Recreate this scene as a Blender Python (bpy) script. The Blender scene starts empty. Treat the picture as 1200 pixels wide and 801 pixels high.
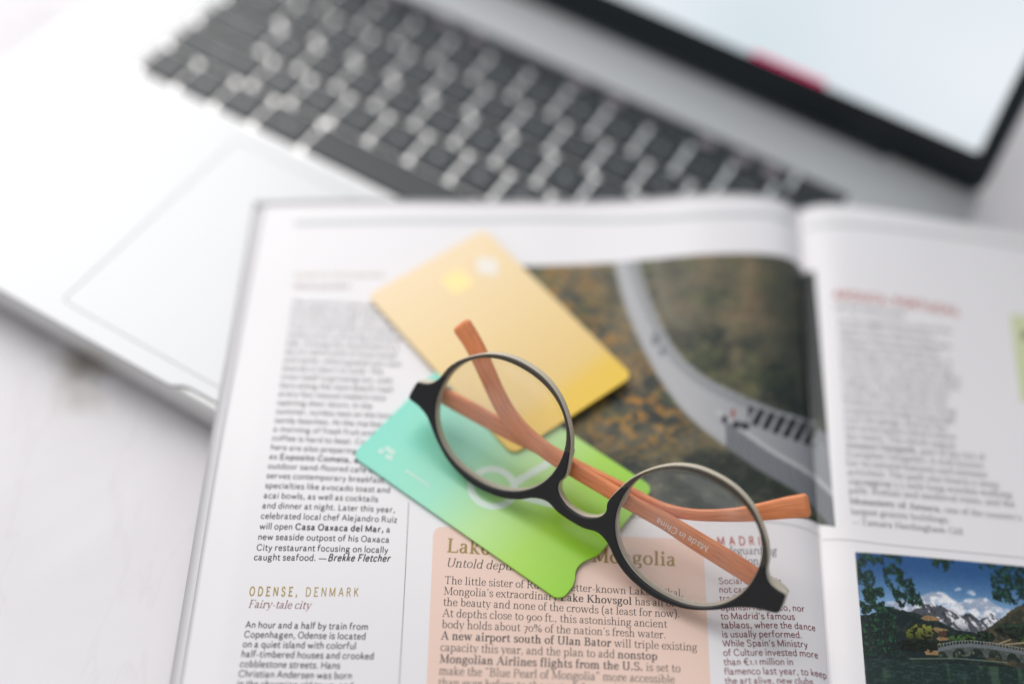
import bpy, bmesh, math, random
import numpy as np
from mathutils import Vector, Matrix

sc = bpy.context.scene
random.seed(7); rng = np.random.default_rng(7)
MM = 0.001

# ------------------------------------------------------------------ camera
# millimetre world: table top at z = 0, camera above the origin looking towards +y
CZ = 411.81
RW = np.array([[0.98933, 0.11305, 0.09193], [0.14571, -0.76758, -0.62417], [0.0, 0.6309, -0.77586]])
RW[0] /= np.linalg.norm(RW[0]); RW[2] -= RW[0] * (RW[2] @ RW[0]); RW[2] /= np.linalg.norm(RW[2]); RW[1] = np.cross(RW[2], RW[0])
CW = np.array([0, 0, CZ]); FPX = 1667.0
cam = bpy.data.cameras.new('camera'); camo = bpy.data.objects.new('camera', cam); sc.collection.objects.link(camo)
cam.sensor_width = 36.0; cam.lens = 36.0 * FPX / 1200
cam.clip_start = 0.01; cam.clip_end = 50
camo.matrix_world = Matrix([[RW[0][i], -RW[1][i], -RW[2][i], CW[i] * MM] for i in range(3)] + [[0, 0, 0, 1]])
cam.dof.use_dof = True; cam.dof.focus_distance = 0.4425; cam.dof.aperture_fstop = 1.95
cam.dof.aperture_blades = 0
sc.camera = camo
sc.render.resolution_x = 1024; sc.render.resolution_y = 683

# ------------------------------------------------------------------ light
w = bpy.data.worlds.new('World'); sc.world = w; w.use_nodes = True
w.node_tree.nodes['Background'].inputs[0].default_value = (0.88, 0.94, 1.0, 1)
w.node_tree.nodes['Background'].inputs[1].default_value = 0.33
def area(name, loc, tgt, sx, sy, power, col):
    l = bpy.data.lights.new(name, 'AREA'); l.shape = 'RECTANGLE'; l.size = sx; l.size_y = sy; l.energy = power; l.color = col
    o = bpy.data.objects.new(name, l); sc.collection.objects.link(o); o.location = loc
    o.rotation_euler = (Vector(tgt) - Vector(loc)).to_track_quat('-Z', 'Y').to_euler(); return o
area('window_light', (-0.66, 1.15, 1.04), (-0.05, 0.30, 0), 1.4, 1.5, 24.5, (1.0, 0.980, 0.965))
area('fill_light', (-0.8, -0.7, 1.3), (0.0, 0.25, 0), 1.2, 1.2, 6, (1.0, 0.96, 0.93))  # added fill lamp, set front left to weight the light leftwards
sc.view_settings.view_transform = 'Standard'; sc.view_settings.look = 'None'
sc.view_settings.exposure = 0.04; sc.view_settings.gamma = 1
sc.cycles.use_denoising = True
sc.cycles.max_bounces = 8; sc.cycles.transparent_max_bounces = 16
sc.cycles.caustics_reflective = False; sc.cycles.caustics_refractive = False
sc.cycles.sample_clamp_indirect = 4

# ------------------------------------------------------------------ helpers
C = sc.collection
def tag(o, label=None, cat=None, group=None, kind=None):
    for k, v in (('label', label), ('category', cat), ('group', group), ('kind', kind)):
        if v: o[k] = v
    return o
def empty(name, loc=(0, 0, 0), rz=0, parent=None):
    o = bpy.data.objects.new(name, None); C.objects.link(o); o.location = [c * MM for c in loc]; o.rotation_euler = (0, 0, rz)
    o.empty_display_size = 0.02
    if parent: o.parent = parent
    return o
def link(name, me, mat=None, parent=None, smooth=False):
    if mat is not None and len(me.materials) == 0: me.materials.append(mat)
    o = bpy.data.objects.new(name, me); C.objects.link(o)
    if parent: o.parent = parent
    if smooth: me.shade_smooth()
    return o
def mesh(name, V, F, mat=None, parent=None, smooth=False):
    """V in millimetres"""
    me = bpy.data.meshes.new(name); me.from_pydata((np.asarray(V, float) * MM).tolist(), [], [tuple(int(i) for i in f) for f in F]); me.update()
    return link(name, me, mat, parent, smooth)
def grid_faces(nu, nv, closed_u=False, off=0):
    F = []
    for j in range(nv - 1):
        for i in range(nu - (0 if closed_u else 1)):
            a = off + j * nu + i; b = off + j * nu + (i + 1) % nu
            F.append((a, b, b + nu, a + nu))
    return F
def plate(name, loops, z0, z1, bevel, mat, parent=None, res=1, xform=None):
    """solid plate from outline loops (first is the outside, the others are holes), rounded edges"""
    cu = bpy.data.curves.new(name, 'CURVE'); cu.dimensions = '2D'; cu.fill_mode = 'BOTH'
    for lp in loops:
        s = cu.splines.new('POLY'); s.points.add(len(lp) - 1)
        for p, (x, y) in zip(s.points, lp): p.co = (x, y, 0, 1)
        s.use_cyclic_u = True
    cu.extrude = (z1 - z0) / 2 - bevel; cu.bevel_depth = bevel; cu.bevel_resolution = res; cu.offset = -bevel
    t = bpy.data.objects.new('tmp', cu); C.objects.link(t)
    dg = bpy.context.evaluated_depsgraph_get(); me = bpy.data.meshes.new_from_object(t.evaluated_get(dg))
    bpy.data.objects.remove(t); bpy.data.curves.remove(cu)
    co = np.empty(len(me.vertices) * 3); me.vertices.foreach_get('co', co); co = co.reshape(-1, 3); co[:, 2] += (z0 + z1) / 2
    if xform: co = xform(co)
    me.vertices.foreach_set('co', (co * MM).ravel()); me.name = name; me.update()
    me.materials.clear()
    return link(name, me, mat, parent)
def rrect(x0, y0, x1, y1, r, n=6):
    P = []
    for cx, cy, a in ((x1 - r, y1 - r, 0), (x0 + r, y1 - r, 90), (x0 + r, y0 + r, 180), (x1 - r, y0 + r, 270)):
        for k in range(n + 1):
            t = math.radians(a + 90 * k / n); P.append((cx + r * math.cos(t), cy + r * math.sin(t)))
    return P
def catmull(P, n=6, closed=False):
    P = np.asarray(P, float); N = len(P); out = []
    rngs = range(N) if closed else range(N - 1)
    for i in rngs:
        if closed: p0, p1, p2, p3 = P[(i - 1) % N], P[i], P[(i + 1) % N], P[(i + 2) % N]
        else: p0, p1, p2, p3 = P[max(i - 1, 0)], P[i], P[i + 1], P[min(i + 2, N - 1)]
        for k in range(n):
            t = k / n
            out.append(.5 * ((2 * p1) + (-p0 + p2) * t + (2 * p0 - 5 * p1 + 4 * p2 - p3) * t * t + (-p0 + 3 * p1 - 3 * p2 + p3) * t ** 3))
    if not closed: out.append(P[-1])
    return np.array(out)

# ------------------------------------------------------------------ materials
def lin(c): return tuple(((v / 255) / 12.92 if v / 255 <= .04045 else ((v / 255 + .055) / 1.055) ** 2.4) for v in c) + (1,)
def mat(name, col, rough=.5, metal=0, spec=.5, **kw):
    m = bpy.data.materials.new(name); m.use_nodes = True; b = m.node_tree.nodes['Principled BSDF']
    b.inputs['Base Color'].default_value = (*col[:3], 1); b.inputs['Roughness'].default_value = rough; b.inputs['Metallic'].default_value = metal
    b.inputs['Specular IOR Level'].default_value = spec
    for k, v in kw.items(): b.inputs[k.replace('_', ' ')].default_value = v
    return m
def noise_bump(m, scale, strength, dist=.0002, coord='Object', col_var=None, detail=4, stretch=None):
    nt = m.node_tree; b = nt.nodes['Principled BSDF']
    tc = nt.nodes.new('ShaderNodeTexCoord'); mp = nt.nodes.new('ShaderNodeMapping'); nt.links.new(tc.outputs[coord], mp.inputs[0])
    if stretch: mp.inputs['Scale'].default_value = stretch
    n = nt.nodes.new('ShaderNodeTexNoise'); n.inputs['Scale'].default_value = scale; n.inputs['Detail'].default_value = detail
    nt.links.new(mp.outputs[0], n.inputs['Vector'])
    bp = nt.nodes.new('ShaderNodeBump'); bp.inputs['Strength'].default_value = strength; bp.inputs['Distance'].default_value = dist
    nt.links.new(n.outputs[0], bp.inputs['Height']); nt.links.new(bp.outputs[0], b.inputs['Normal'])
    if col_var:
        r = nt.nodes.new('ShaderNodeValToRGB'); r.color_ramp.elements[0].position = .3; r.color_ramp.elements[1].position = .7
        r.color_ramp.elements[0].color = (*col_var[0][:3], 1); r.color_ramp.elements[1].color = (*col_var[1][:3], 1)
        nt.links.new(n.outputs[0], r.inputs[0]); nt.links.new(r.outputs[0], b.inputs['Base Color'])
    return m
M = {}
M['alu'] = noise_bump(mat('brushed_aluminium', (.478, .483, .492), .59, 1.0), 2500, .12, .00002)
M['tray'] = mat('bare_aluminium', (.80, .79, .78), .38, 1.0)
M['alu_dark'] = mat('aluminium_side', (.72, .72, .71), .45, 1.0)
M['key'] = noise_bump(mat('keycap_plastic', (.006, .011, .015), .40, 0, .5), 3000, .15, .00002)
M['legend'] = mat('key_legend', (.55, .58, .6), .5)
M['bezel'] = mat('screen_bezel', (.004, .010, .014), .25)
M['hinge'] = mat('hinge_plastic', (.006, .012, .016), .5)
M['touch'] = mat('touch_strip_glass', (.006, .008, .010), .12)
M['paper'] = noise_bump(mat('coated_paper', (.76, .735, .75), .38, 0, .5), 90, .10, .0004)
M['leaf'] = mat('page_leaf_paper', (.73, .71, .72), .6)
M['cover'] = mat('cover_paper', (.30, .31, .33), .35)
M['ink'] = mat('black_ink', (.040, .036, .042), .5)
M['ink_soft'] = mat('black_ink_fine', (.035, .033, .038), .5)
M['gold_ink'] = mat('gold_ink', (.36, .24, .045), .5)
M['gold_ink_dark'] = mat('olive_gold_ink', (.30, .20, .045), .5)
M['red_ink'] = mat('red_ink', (.42, .075, .045), .5)
M['wine_ink'] = mat('wine_ink', (.20, .045, .055), .5)
M['tint'] = noise_bump(mat('pink_tint_print', (.78, .57, .48), .42, 0, .45), 90, .10, .0004)
M['tint_green'] = mat('pale_green_print', (.58, .62, .38), .45)
M['rule'] = mat('grey_rule_ink', (.22, .22, .23), .5)
M['pale'] = mat('pale_grey_print', (.50, .515, .53), .5)
M['white_print'] = mat('white_print', (.80, .82, .82), .4)
M['ring'] = mat('pale_ring_print', (.66, .79, .70), .4)
M['faint_print'] = mat('faint_white_print', (.58, .74, .66), .4)
M['temple_print'] = mat('temple_white_print', (.85, .72, .64), .4)
M['black_frame'] = noise_bump(mat('black_acetate', (.012, .011, .012), .30, 0, .5), 1500, .05, .00002)
M['olive_frame'] = mat('smoky_acetate', (.062, .047, .032), .22, 0, .5)
M['horn'] = mat('milky_acetate', (.56, .50, .40), .28, 0, .5, Subsurface_Weight=.3, Subsurface_Radius=(.004, .003, .002), Subsurface_Scale=.5)
M['metal'] = mat('hinge_metal', (.65, .60, .55), .3, 1)
M['gold'] = mat('gold_chip', (.84, .65, .31), .55, .4)

def vcol_mat(name, rough=.4, spec=.45, attr='paint'):
    m = mat(name, (1, 1, 1), rough, 0, spec); nt = m.node_tree
    a = nt.nodes.new('ShaderNodeVertexColor'); a.layer_name = attr
    nt.links.new(a.outputs[0], nt.nodes['Principled BSDF'].inputs['Base Color']); return m
M['photo_print'] = vcol_mat('photo_print', .42, .32)
M['card_print'] = vcol_mat('card_print', .36, .5)
M['screen'] = None

def wood_mat():
    m = mat('orange_wood_grain', (.5, .16, .07), .38); nt = m.node_tree; b = nt.nodes['Principled BSDF']
    uv = nt.nodes.new('ShaderNodeUVMap'); uv.uv_map = 'grain'
    mp = nt.nodes.new('ShaderNodeMapping'); mp.inputs['Scale'].default_value = (3.0, 55, 1); nt.links.new(uv.outputs[0], mp.inputs[0])
    n = nt.nodes.new('ShaderNodeTexNoise'); n.inputs['Scale'].default_value = 1.6; n.inputs['Detail'].default_value = 6; n.inputs['Distortion'].default_value = .6
    nt.links.new(mp.outputs[0], n.inputs['Vector'])
    r = nt.nodes.new('ShaderNodeValToRGB'); e = r.color_ramp.elements
    e[0].position = .22; e[0].color = (.34, .085, .035, 1); e[1].position = .75; e[1].color = (.86, .33, .13, 1)
    k = e.new(.36); k.color = (.62, .195, .08, 1); k = e.new(.55); k.color = (.78, .26, .095, 1)
    nt.links.new(n.outputs[0], r.inputs[0]); nt.links.new(r.outputs[0], b.inputs['Base Color'])
    bp = nt.nodes.new('ShaderNodeBump'); bp.inputs['Strength'].default_value = .15; bp.inputs['Distance'].default_value = .0001
    nt.links.new(n.outputs[0], bp.inputs['Height']); nt.links.new(bp.outputs[0], b.inputs['Normal']); return m
M['wood'] = wood_mat()

def lens_mat():
    m = bpy.data.materials.new('clear_lens'); m.use_nodes = True; nt = m.node_tree; nt.nodes.clear()
    out = nt.nodes.new('ShaderNodeOutputMaterial')
    tr = nt.nodes.new('ShaderNodeBsdfTransparent'); tr.inputs[0].default_value = (.99, .992, .99, 1)
    gl = nt.nodes.new('ShaderNodeBsdfGlossy'); gl.inputs['Roughness'].default_value = .03
    fr = nt.nodes.new('ShaderNodeFresnel'); fr.inputs[0].default_value = 1.5
    mx = nt.nodes.new('ShaderNodeMixShader'); ge = nt.nodes.new('ShaderNodeNewGeometry'); fm = nt.nodes.new('ShaderNodeMath'); fm.operation = 'MULTIPLY'; fi = nt.nodes.new('ShaderNodeMath'); fi.operation = 'SUBTRACT'; fi.inputs[0].default_value = 1; nt.links.new(ge.outputs['Backfacing'], fi.inputs[1]); nt.links.new(fr.outputs[0], fm.inputs[0]); nt.links.new(fi.outputs[0], fm.inputs[1]); nt.links.new(fm.outputs[0], mx.inputs[0]); nt.links.new(tr.outputs[0], mx.inputs[1]); nt.links.new(gl.outputs[0], mx.inputs[2])
    # thin film of dust and smudges, also painting in the whitish reflection veil
    df = nt.nodes.new('ShaderNodeBsdfDiffuse'); df.inputs[0].default_value = (.85, .84, .86, 1)
    tc = nt.nodes.new('ShaderNodeTexCoord'); n = nt.nodes.new('ShaderNodeTexNoise'); n.inputs['Scale'].default_value = 60; n.inputs['Detail'].default_value = 5
    nt.links.new(tc.outputs['Object'], n.inputs['Vector'])
    mr = nt.nodes.new('ShaderNodeMapRange'); mr.inputs[1].default_value = .35; mr.inputs[2].default_value = .75; mr.inputs[3].default_value = .012; mr.inputs[4].default_value = .085
    nt.links.new(n.outputs[0], mr.inputs[0])
    m2 = nt.nodes.new('ShaderNodeMixShader'); nt.links.new(mr.outputs[0], m2.inputs[0]); nt.links.new(mx.outputs[0], m2.inputs[1]); nt.links.new(df.outputs[0], m2.inputs[2])
    nt.links.new(m2.outputs[0], out.inputs[0]); return m
M['lens'] = lens_mat()

def table_mat():
    m = mat('pale_painted_wood', (.7, .68, .69), .5); nt = m.node_tree; b = nt.nodes['Principled BSDF']
    tc = nt.nodes.new('ShaderNodeTexCoord')
    n = nt.nodes.new('ShaderNodeTexNoise'); n.inputs['Scale'].default_value = 7; n.inputs['Detail'].default_value = 8; n.inputs['Distortion'].default_value = 1.2
    nt.links.new(tc.outputs['Object'], n.inputs['Vector'])
    r = nt.nodes.new('ShaderNodeValToRGB'); e = r.color_ramp.elements
    e[0].position = .30; e[0].color = (.67, .645, .665, 1); e[1].position = .62; e[1].color = (.75, .725, .745, 1)
    nt.links.new(n.outputs[0], r.inputs[0])
    # thin pale veins
    v = nt.nodes.new('ShaderNodeTexNoise'); v.inputs['Scale'].default_value = 11; v.inputs['Detail'].default_value = 4; v.inputs['Distortion'].default_value = 2.2
    mp = nt.nodes.new('ShaderNodeMapping'); mp.inputs['Scale'].default_value = (1.7, .6, 1); mp.inputs['Rotation'].default_value = (0, 0, -.25); nt.links.new(tc.outputs['Object'], mp.inputs[0]); nt.links.new(mp.outputs[0], v.inputs['Vector'])
    vr = nt.nodes.new('ShaderNodeValToRGB'); e = vr.color_ramp.elements
    e[0].position = .475; e[0].color = (0, 0, 0, 1); e[1].position = .525; e[1].color = (0, 0, 0, 1); k = e.new(.5); k.color = (.09, .09, .09, 1)
    nt.links.new(v.outputs[0], vr.inputs[0])
    mx = nt.nodes.new('ShaderNodeMixRGB'); nt.links.new(vr.outputs[0], mx.inputs[0]); nt.links.new(r.outputs[0], mx.inputs[1]); mx.inputs[2].default_value = (.42, .38, .39, 1)
    last = mx.outputs[0]
    # two worn brown knots in the paint, in front of the laptop
    for (px, py, rad, amt, col) in ((-.150, .297, .0165, .9, (.24, .20, .16, 1)), (-.147, .281, .013, .6, (.36, .31, .27, 1)), (-.168, .310, .012, .35, (.45, .40, .38, 1))):
        sub = nt.nodes.new('ShaderNodeVectorMath'); sub.operation = 'SUBTRACT'; sub.inputs[1].default_value = (px, py, 0)
        nt.links.new(tc.outputs['Object'], sub.inputs[0])
        n2 = nt.nodes.new('ShaderNodeTexNoise'); n2.inputs['Scale'].default_value = 90; n2.inputs['Detail'].default_value = 3; nt.links.new(tc.outputs['Object'], n2.inputs['Vector'])
        ln = nt.nodes.new('ShaderNodeVectorMath'); ln.operation = 'LENGTH'; nt.links.new(sub.outputs[0], ln.inputs[0])
        ad = nt.nodes.new('ShaderNodeMath'); ad.operation = 'MULTIPLY_ADD'; nt.links.new(n2.outputs[0], ad.inputs[0]); ad.inputs[1].default_value = .016; nt.links.new(ln.outputs['Value'], ad.inputs[2])
        mr = nt.nodes.new('ShaderNodeMapRange'); nt.links.new(ad.outputs[0], mr.inputs[0]); mr.inputs[1].default_value = .006; mr.inputs[2].default_value = .006 + rad; mr.inputs[3].default_value = amt; mr.inputs[4].default_value = 0
        m3 = nt.nodes.new('ShaderNodeMixRGB'); nt.links.new(mr.outputs[0], m3.inputs[0]); nt.links.new(last, m3.inputs[1]); m3.inputs[2].default_value = col; last = m3.outputs[0]
    nt.links.new(last, b.inputs['Base Color'])
    bp = nt.nodes.new('ShaderNodeBump'); bp.inputs['Strength'].default_value = .2; bp.inputs['Distance'].default_value = .001
    nt.links.new(n.outputs[0], bp.inputs['Height']); nt.links.new(bp.outputs[0], b.inputs['Normal']); return m
M['table'] = table_mat()

# ------------------------------------------------------------------ geometry of the calibrated view (used to lay out the print and the glasses)
def at(x, y, z):
    d = RW.T @ np.array([(x - 600) / FPX, (y - 400.5) / FPX, 1]); return CW + (z - CW[2]) / d[2] * d
def pr(P):
    c = (np.asarray(P, float) - CW) @ RW.T
    return np.stack([600 + FPX * c[..., 0] / c[..., 2], 400.5 + FPX * c[..., 1] / c[..., 2]], -1)

# ------------------------------------------------------------------ table
plate('table_top', [rrect(-900, -500, 900, 1100, 12)], -28, 0, 1.5, M['table'])
tag(bpy.data.objects['table_top'], kind='structure')

# ------------------------------------------------------------------ laptop
LT = 15.8; LROT = math.radians(-23.6); LO = (-168.28, 435.85, 0)
lap = tag(empty('laptop', LO, LROT), 'open silver laptop with black keys and a bright screen, its front corner under the magazine', 'laptop')
X0, X1, YF, YB = -46, 321.5, -119.5, 142.0
def notch_outline(x0, y0, x1, y1, r, na, nb, dep):
    P = rrect(x0, y0, x1, y1, r); k = 3 * 7   # before the last corner: the front edge runs from the third to the fourth corner
    nt = [(na, y0), (na + 2.0, y0 + dep * .35), (na + 4, y0 + dep * .8), (na + 7, y0 + dep), (nb - 7, y0 + dep), (nb - 4, y0 + dep * .8), (nb - 2, y0 + dep * .35), (nb, y0)]
    return P[:k] + nt + P[k:]
KW, KH = 14.5 * 19.05, 104.8
TP = (58, -111, 218, -10)
plate('palm_rest', [notch_outline(X0, YF, X1, YB, 9, 112, 166, 3.0), rrect(-1.6, -1.6, KW + .2, KH + 1.2, 2.0), rrect(*TP, 2.5)], LT - 1.3, LT, .22, M['alu'], lap)
plate('lower_case', [rrect(X0 + .4, YF + .4, X1 - .4, YB - .4, 9)], 1.8, LT - 1.32, 2.2, M['alu_dark'], lap, res=3)
plate('keyboard_tray', [rrect(-2.2, -2.2, KW + .8, KH + 1.8, 2)], LT - 1.31, LT - .85, .05, M['tray'], lap)
plate('trackpad', [rrect(TP[0] + .12, TP[1] + .12, TP[2] - .12, TP[3] - .12, 2.4)], LT - 1.25, LT - .05, .06, M['alu'], lap)
for x, y in ((X0 + 25, YF + 20), (X1 - 25, YF + 20), (X0 + 25, YB - 20), (X1 - 25, YB - 20)):
    plate('rubber_foot', [rrect(x - 7, y - 7, x + 7, y + 7, 6.9)], .02, 1.9, .4, M['hinge'], lap)
# keys
key_cache = {}
def key_mesh(wd, hd):
    k = (round(wd, 2), round(hd, 2))
    if k in key_cache: return key_cache[k]
    V = []; F = []
    prof = [(0, -.83, 1.7), (0, .30, 1.7), (.2, .62, 1.6), (.6, .80, 1.4), (2.2, .72, 1.0)]
    n = 0
    for ins, z, r in prof:
        lp = rrect(-wd / 2 + ins, -hd / 2 + ins, wd / 2 - ins, hd / 2 - ins, r, 3); n = len(lp)
        V += [(x * MM, y * MM, z * MM) for x, y in lp]
    for j in range(len(prof) - 1):
        for i in range(n): F.append((j * n + i, j * n + (i + 1) % n, (j + 1) * n + (i + 1) % n, (j + 1) * n + i))
    F.append(tuple(range((len(prof) - 1) * n, len(prof) * n)))
    me = bpy.data.meshes.new('key'); me.from_pydata(V, [], F); me.update(); me.materials.append(M['key']); me.shade_smooth(); key_cache[k] = me; return me
def text_obj_mesh(s, size, bold=0, shear=0, space=1.0, res=2, align='LEFT'):
    cu = bpy.data.curves.new('t', 'FONT'); cu.body = s; cu.size = size; cu.offset = bold * size; cu.shear = shear; cu.space_character = space
    cu.resolution_u = res; cu.align_x = align; cu.fill_mode = 'FRONT'
    t = bpy.data.objects.new('t', cu); C.objects.link(t)
    dg = bpy.context.evaluated_depsgraph_get(); me = bpy.data.meshes.new_from_object(t.evaluated_get(dg))
    co = np.empty(len(me.vertices) * 3); me.vertices.foreach_get('co', co); co = co.reshape(-1, 3)
    F = [tuple(p.vertices) for p in me.polygons]
    bpy.data.objects.remove(t); bpy.data.curves.remove(cu); bpy.data.meshes.remove(me)
    return co[:, :2], F
U = 19.05
rows = [
    ([1, 1, 1, 1.25, 5, 1.25, 1], ['fn', 'ctrl', 'alt', 'cmd', '', 'cmd', 'alt']),
    ([2.25] + [1] * 10 + [2.25], ['shift', 'Z', 'X', 'C', 'V', 'B', 'N', 'M', ',', '.', '/', 'shift']),
    ([1.75] + [1] * 11 + [1.75], ['caps', 'A', 'S', 'D', 'F', 'G', 'H', 'J', 'K', 'L', ';', "'", 'return']),
    ([1.5] + [1] * 13, ['tab', 'Q', 'W', 'E', 'R', 'T', 'Y', 'U', 'I', 'O', 'P', '[', ']', '\\']),
    ([1] * 13 + [1.5], ['`', '1', '2', '3', '4', '5', '6', '7', '8', '9', '0', '-', '=', 'delete'])]
GAP = 2.15
def put_key(cx, cy, wd, hd, s):
    k = link('key', key_mesh(wd, hd), None, lap); k.location = (cx * MM, cy * MM, LT * MM)
    if s:
        sz = 4.2 if len(s) == 1 else 2.6
        co, F = text_obj_mesh(s, sz, res=1, align='CENTER')
        mesh('legend', [(x, y - sz * .35, .82) for x, y in co], F, M['legend'], k)
for r, (ws, ls) in enumerate(rows):
    x = 0
    for wu, s in zip(ws, ls):
        put_key(x + wu * U / 2 - .5, r * U + U / 2 - .6, wu * U - GAP, U - GAP, s); x += wu * U
for i, (s, hh, yy) in enumerate((('<', 8.2, 4.3), ('^', 8.2, 13.0), ('v', 8.2, 4.3), ('>', 8.2, 4.3))):
    xx = (12, 13, 13, 14)[i] * U
    put_key(xx - .5, yy, U - GAP, hh - .4, s)
# touch strip with its lit symbols
plate('touch_strip', [rrect(0, 5 * U - .2, 13.2 * U, KH + .2, .8)], LT - .6, LT + .05, .15, M['touch'], lap)
plate('power_key', [rrect(13.3 * U, 5 * U - .2, KW - 1, KH + .2, .8)], LT - .6, LT + .15, .15, M['touch'], lap)
def emis(name, col, st):
    m = bpy.data.materials.new(name); m.use_nodes = True; nt = m.node_tree; nt.nodes.clear()
    e = nt.nodes.new('ShaderNodeEmission'); e.inputs[0].default_value = (*col[:3], 1); e.inputs[1].default_value = st
    o = nt.nodes.new('ShaderNodeOutputMaterial'); nt.links.new(e.outputs[0], o.inputs[0]); return m
M['touch_lit'] = emis('lit_touch_symbol', (.80, .72, .84), .30)
for xx in (8.0, 8.95, 11.2, 12.05, 12.75, 3, 4.5, 5.4):
    plate('lit_symbol', [rrect(xx * U - 3.2, 5 * U + 2.4, xx * U + 3.2, KH - 2.4, 1)], LT + .06, LT + .09, .005, M['touch_lit'], lap)
# lid
TILT = math.radians(111); LY = 135.5; LZ = LT - 1.6
def lidx(co):   # local (x, s along the lid, t out of the screen) -> laptop
    s, t = co[:, 1], co[:, 2]
    return np.stack([co[:, 0], LY - math.cos(TILT) * s - math.sin(TILT) * t, LZ + math.sin(TILT) * s - math.cos(TILT) * t], 1)
LH = 240
plate('lid_shell', [rrect(X0 + .5, 3.0, X1 - .5, LH, 9)], -4.6, -.62, 1.4, M['alu'], lap, res=2, xform=lidx)
plate('screen_bezel', [rrect(X0 + 1.2, 3.2, X1 - 1.2, LH - .8, 5)], -.6, 0, .2, M['bezel'], lap, xform=lidx)
plate('hinge_cover', [rrect(X0 + 42, -1.0, X1 - 42, 3.1, .8)], -5.2, 1.4, .6, M['hinge'], lap, res=2, xform=lidx)
def screen_mat():
    m = bpy.data.materials.new('lit_screen'); m.use_nodes = True; nt = m.node_tree; nt.nodes.clear()
    tc = nt.nodes.new('ShaderNodeTexCoord'); n = nt.nodes.new('ShaderNodeTexNoise'); n.inputs['Scale'].default_value = 7; n.inputs['Detail'].default_value = 1
    nt.links.new(tc.outputs['Object'], n.inputs['Vector'])
    r = nt.nodes.new('ShaderNodeValToRGB'); e = r.color_ramp.elements
    e[0].position = .35; e[0].color = (.66, .75, .80, 1); e[1].position = .65; e[1].color = (.84, .87, .91, 1)
    nt.links.new(n.outputs[0], r.inputs[0])
    e = nt.nodes.new('ShaderNodeEmission'); nt.links.new(r.outputs[0], e.inputs[0]); e.inputs[1].default_value = 1.0
    g = nt.nodes.new('ShaderNodeBsdfGlossy'); g.inputs['Roughness'].default_value = .08; g.inputs[0].default_value = (.02, .02, .02, 1)
    a = nt.nodes.new('ShaderNodeAddShader'); nt.links.new(e.outputs[0], a.inputs[0]); nt.links.new(g.outputs[0], a.inputs[1])
    o = nt.nodes.new('ShaderNodeOutputMaterial'); nt.links.new(a.outputs[0], o.inputs[0]); return m
M['screen'] = screen_mat(); M['pink_lit'] = emis('pink_screen_bar', (.62, .004, .11), 1.3)
scr = plate('screen', [rrect(X0 + 9, 19, X1 - 9, LH - 9, 2)], .02, .06, .005, M['screen'], lap, xform=lidx)
plate('pink_screen_bar', [rrect(211, 19.1, 245, 20.8, .6)], .08, .12, .005, M['pink_lit'], scr, xform=lidx)
scr['label'] = 'bright bluish white lit screen'

# ------------------------------------------------------------------ magazine surface
G0 = np.array([103.5, 403.0]); G1 = np.array([111.49, 204.3])            # the gutter, top and 199 mm further down
GD = (G1 - G0) / np.linalg.norm(G1 - G0)
TLc = np.array([-100.5, 367.7]); BLc = np.array([-83.2, 179.5]); ED = (BLc - TLc) / np.linalg.norm(BLc - TLc)
TRc = np.array([303.5, 413.5])
LFN = np.array([math.sin(-LROT) * -1, -math.cos(LROT)])                   # outward normal of the laptop's front edge
LFN = np.array([math.sin(LROT), -math.cos(LROT)])
LFP = np.array(LO[:2]) + (-YF) * LFN
HLd = [0, 10, 22, 40, 58, 75, 110, 160, 190, 206, 230]
HLz = [8.0, 9.6, 10.3, 9.8, 7.0, 4.6, 3.0, 1.8, .3, -.9, -1.5]
HRd = [0, 10, 22, 40, 60, 100, 200, 240]
HRz = [6.8, 7.4, 7.2, 6.2, 4.6, 2.0, 0, 0]
def smoothtab(xs, ys, q):
    xs = np.asarray(xs, float); ys = np.asarray(ys, float); m = np.gradient(ys, xs)
    i = np.clip(np.searchsorted(xs, q, 'right') - 1, 0, len(xs) - 2); h = xs[i + 1] - xs[i]; t = np.clip((q - xs[i]) / h, 0, 1)
    t2, t3 = t * t, t * t * t
    return (2 * t3 - 3 * t2 + 1) * ys[i] + (t3 - 2 * t2 + t) * h * m[i] + (-2 * t3 + 3 * t2) * ys[i + 1] + (t3 - t2) * h * m[i + 1]
def S(side, s, v):
    """point on the magazine: s = 0 gutter .. 1 outer edge, v = mm down from the top edge"""
    s = np.asarray(s, float); v = np.asarray(v, float)
    g = G0 + v[..., None] * GD
    if side < 0: e = TLc + v[..., None] * ED; W = 206.0
    else: e = TRc + v[..., None] * (GD + np.array([.0, 0])); W = 200.0
    xy = g + s[..., None] * (e - g); d = s * W
    hv = .2 + .8 / (1 + np.exp((v - 80) / 28))
    hump = smoothtab(HLd, HLz, d) if side < 0 else smoothtab(HRd, HRz, d)
    dip = (4.2 + 3.2 * (hv - .2) / .8) * (1 if side < 0 else .8)
    dl = np.clip((xy - LFP) @ LFN, 0, None)                               # how far beyond the laptop's front edge
    sag = -12.5 * (1 - np.exp(-(dl / 75) ** 2))
    wav = .28 * np.sin(v / 31 + 2 * s) * s + .10 * np.sin(v / 13 + 9 * s) * np.sin(s * 11)
    z = 20.3 + np.where(hump > 0, hump * hv, hump) - dip * np.exp(-np.abs(d) / 5.5) + (.2 * dip if side > 0 else 0) * np.exp(-(d / 20) ** 2) * 0 + sag + wav
    return np.concatenate([xy, z[..., None]], -1)
def Sn(side, s, v):
    a = S(side, s + .002, v) - S(side, s - .002, v); b = S(side, s, v + .3) - S(side, s, v - .3)
    n = np.cross(a, b); n /= np.linalg.norm(n, axis=-1)[..., None]; n *= np.sign(n[..., 2:3]); return n
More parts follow.
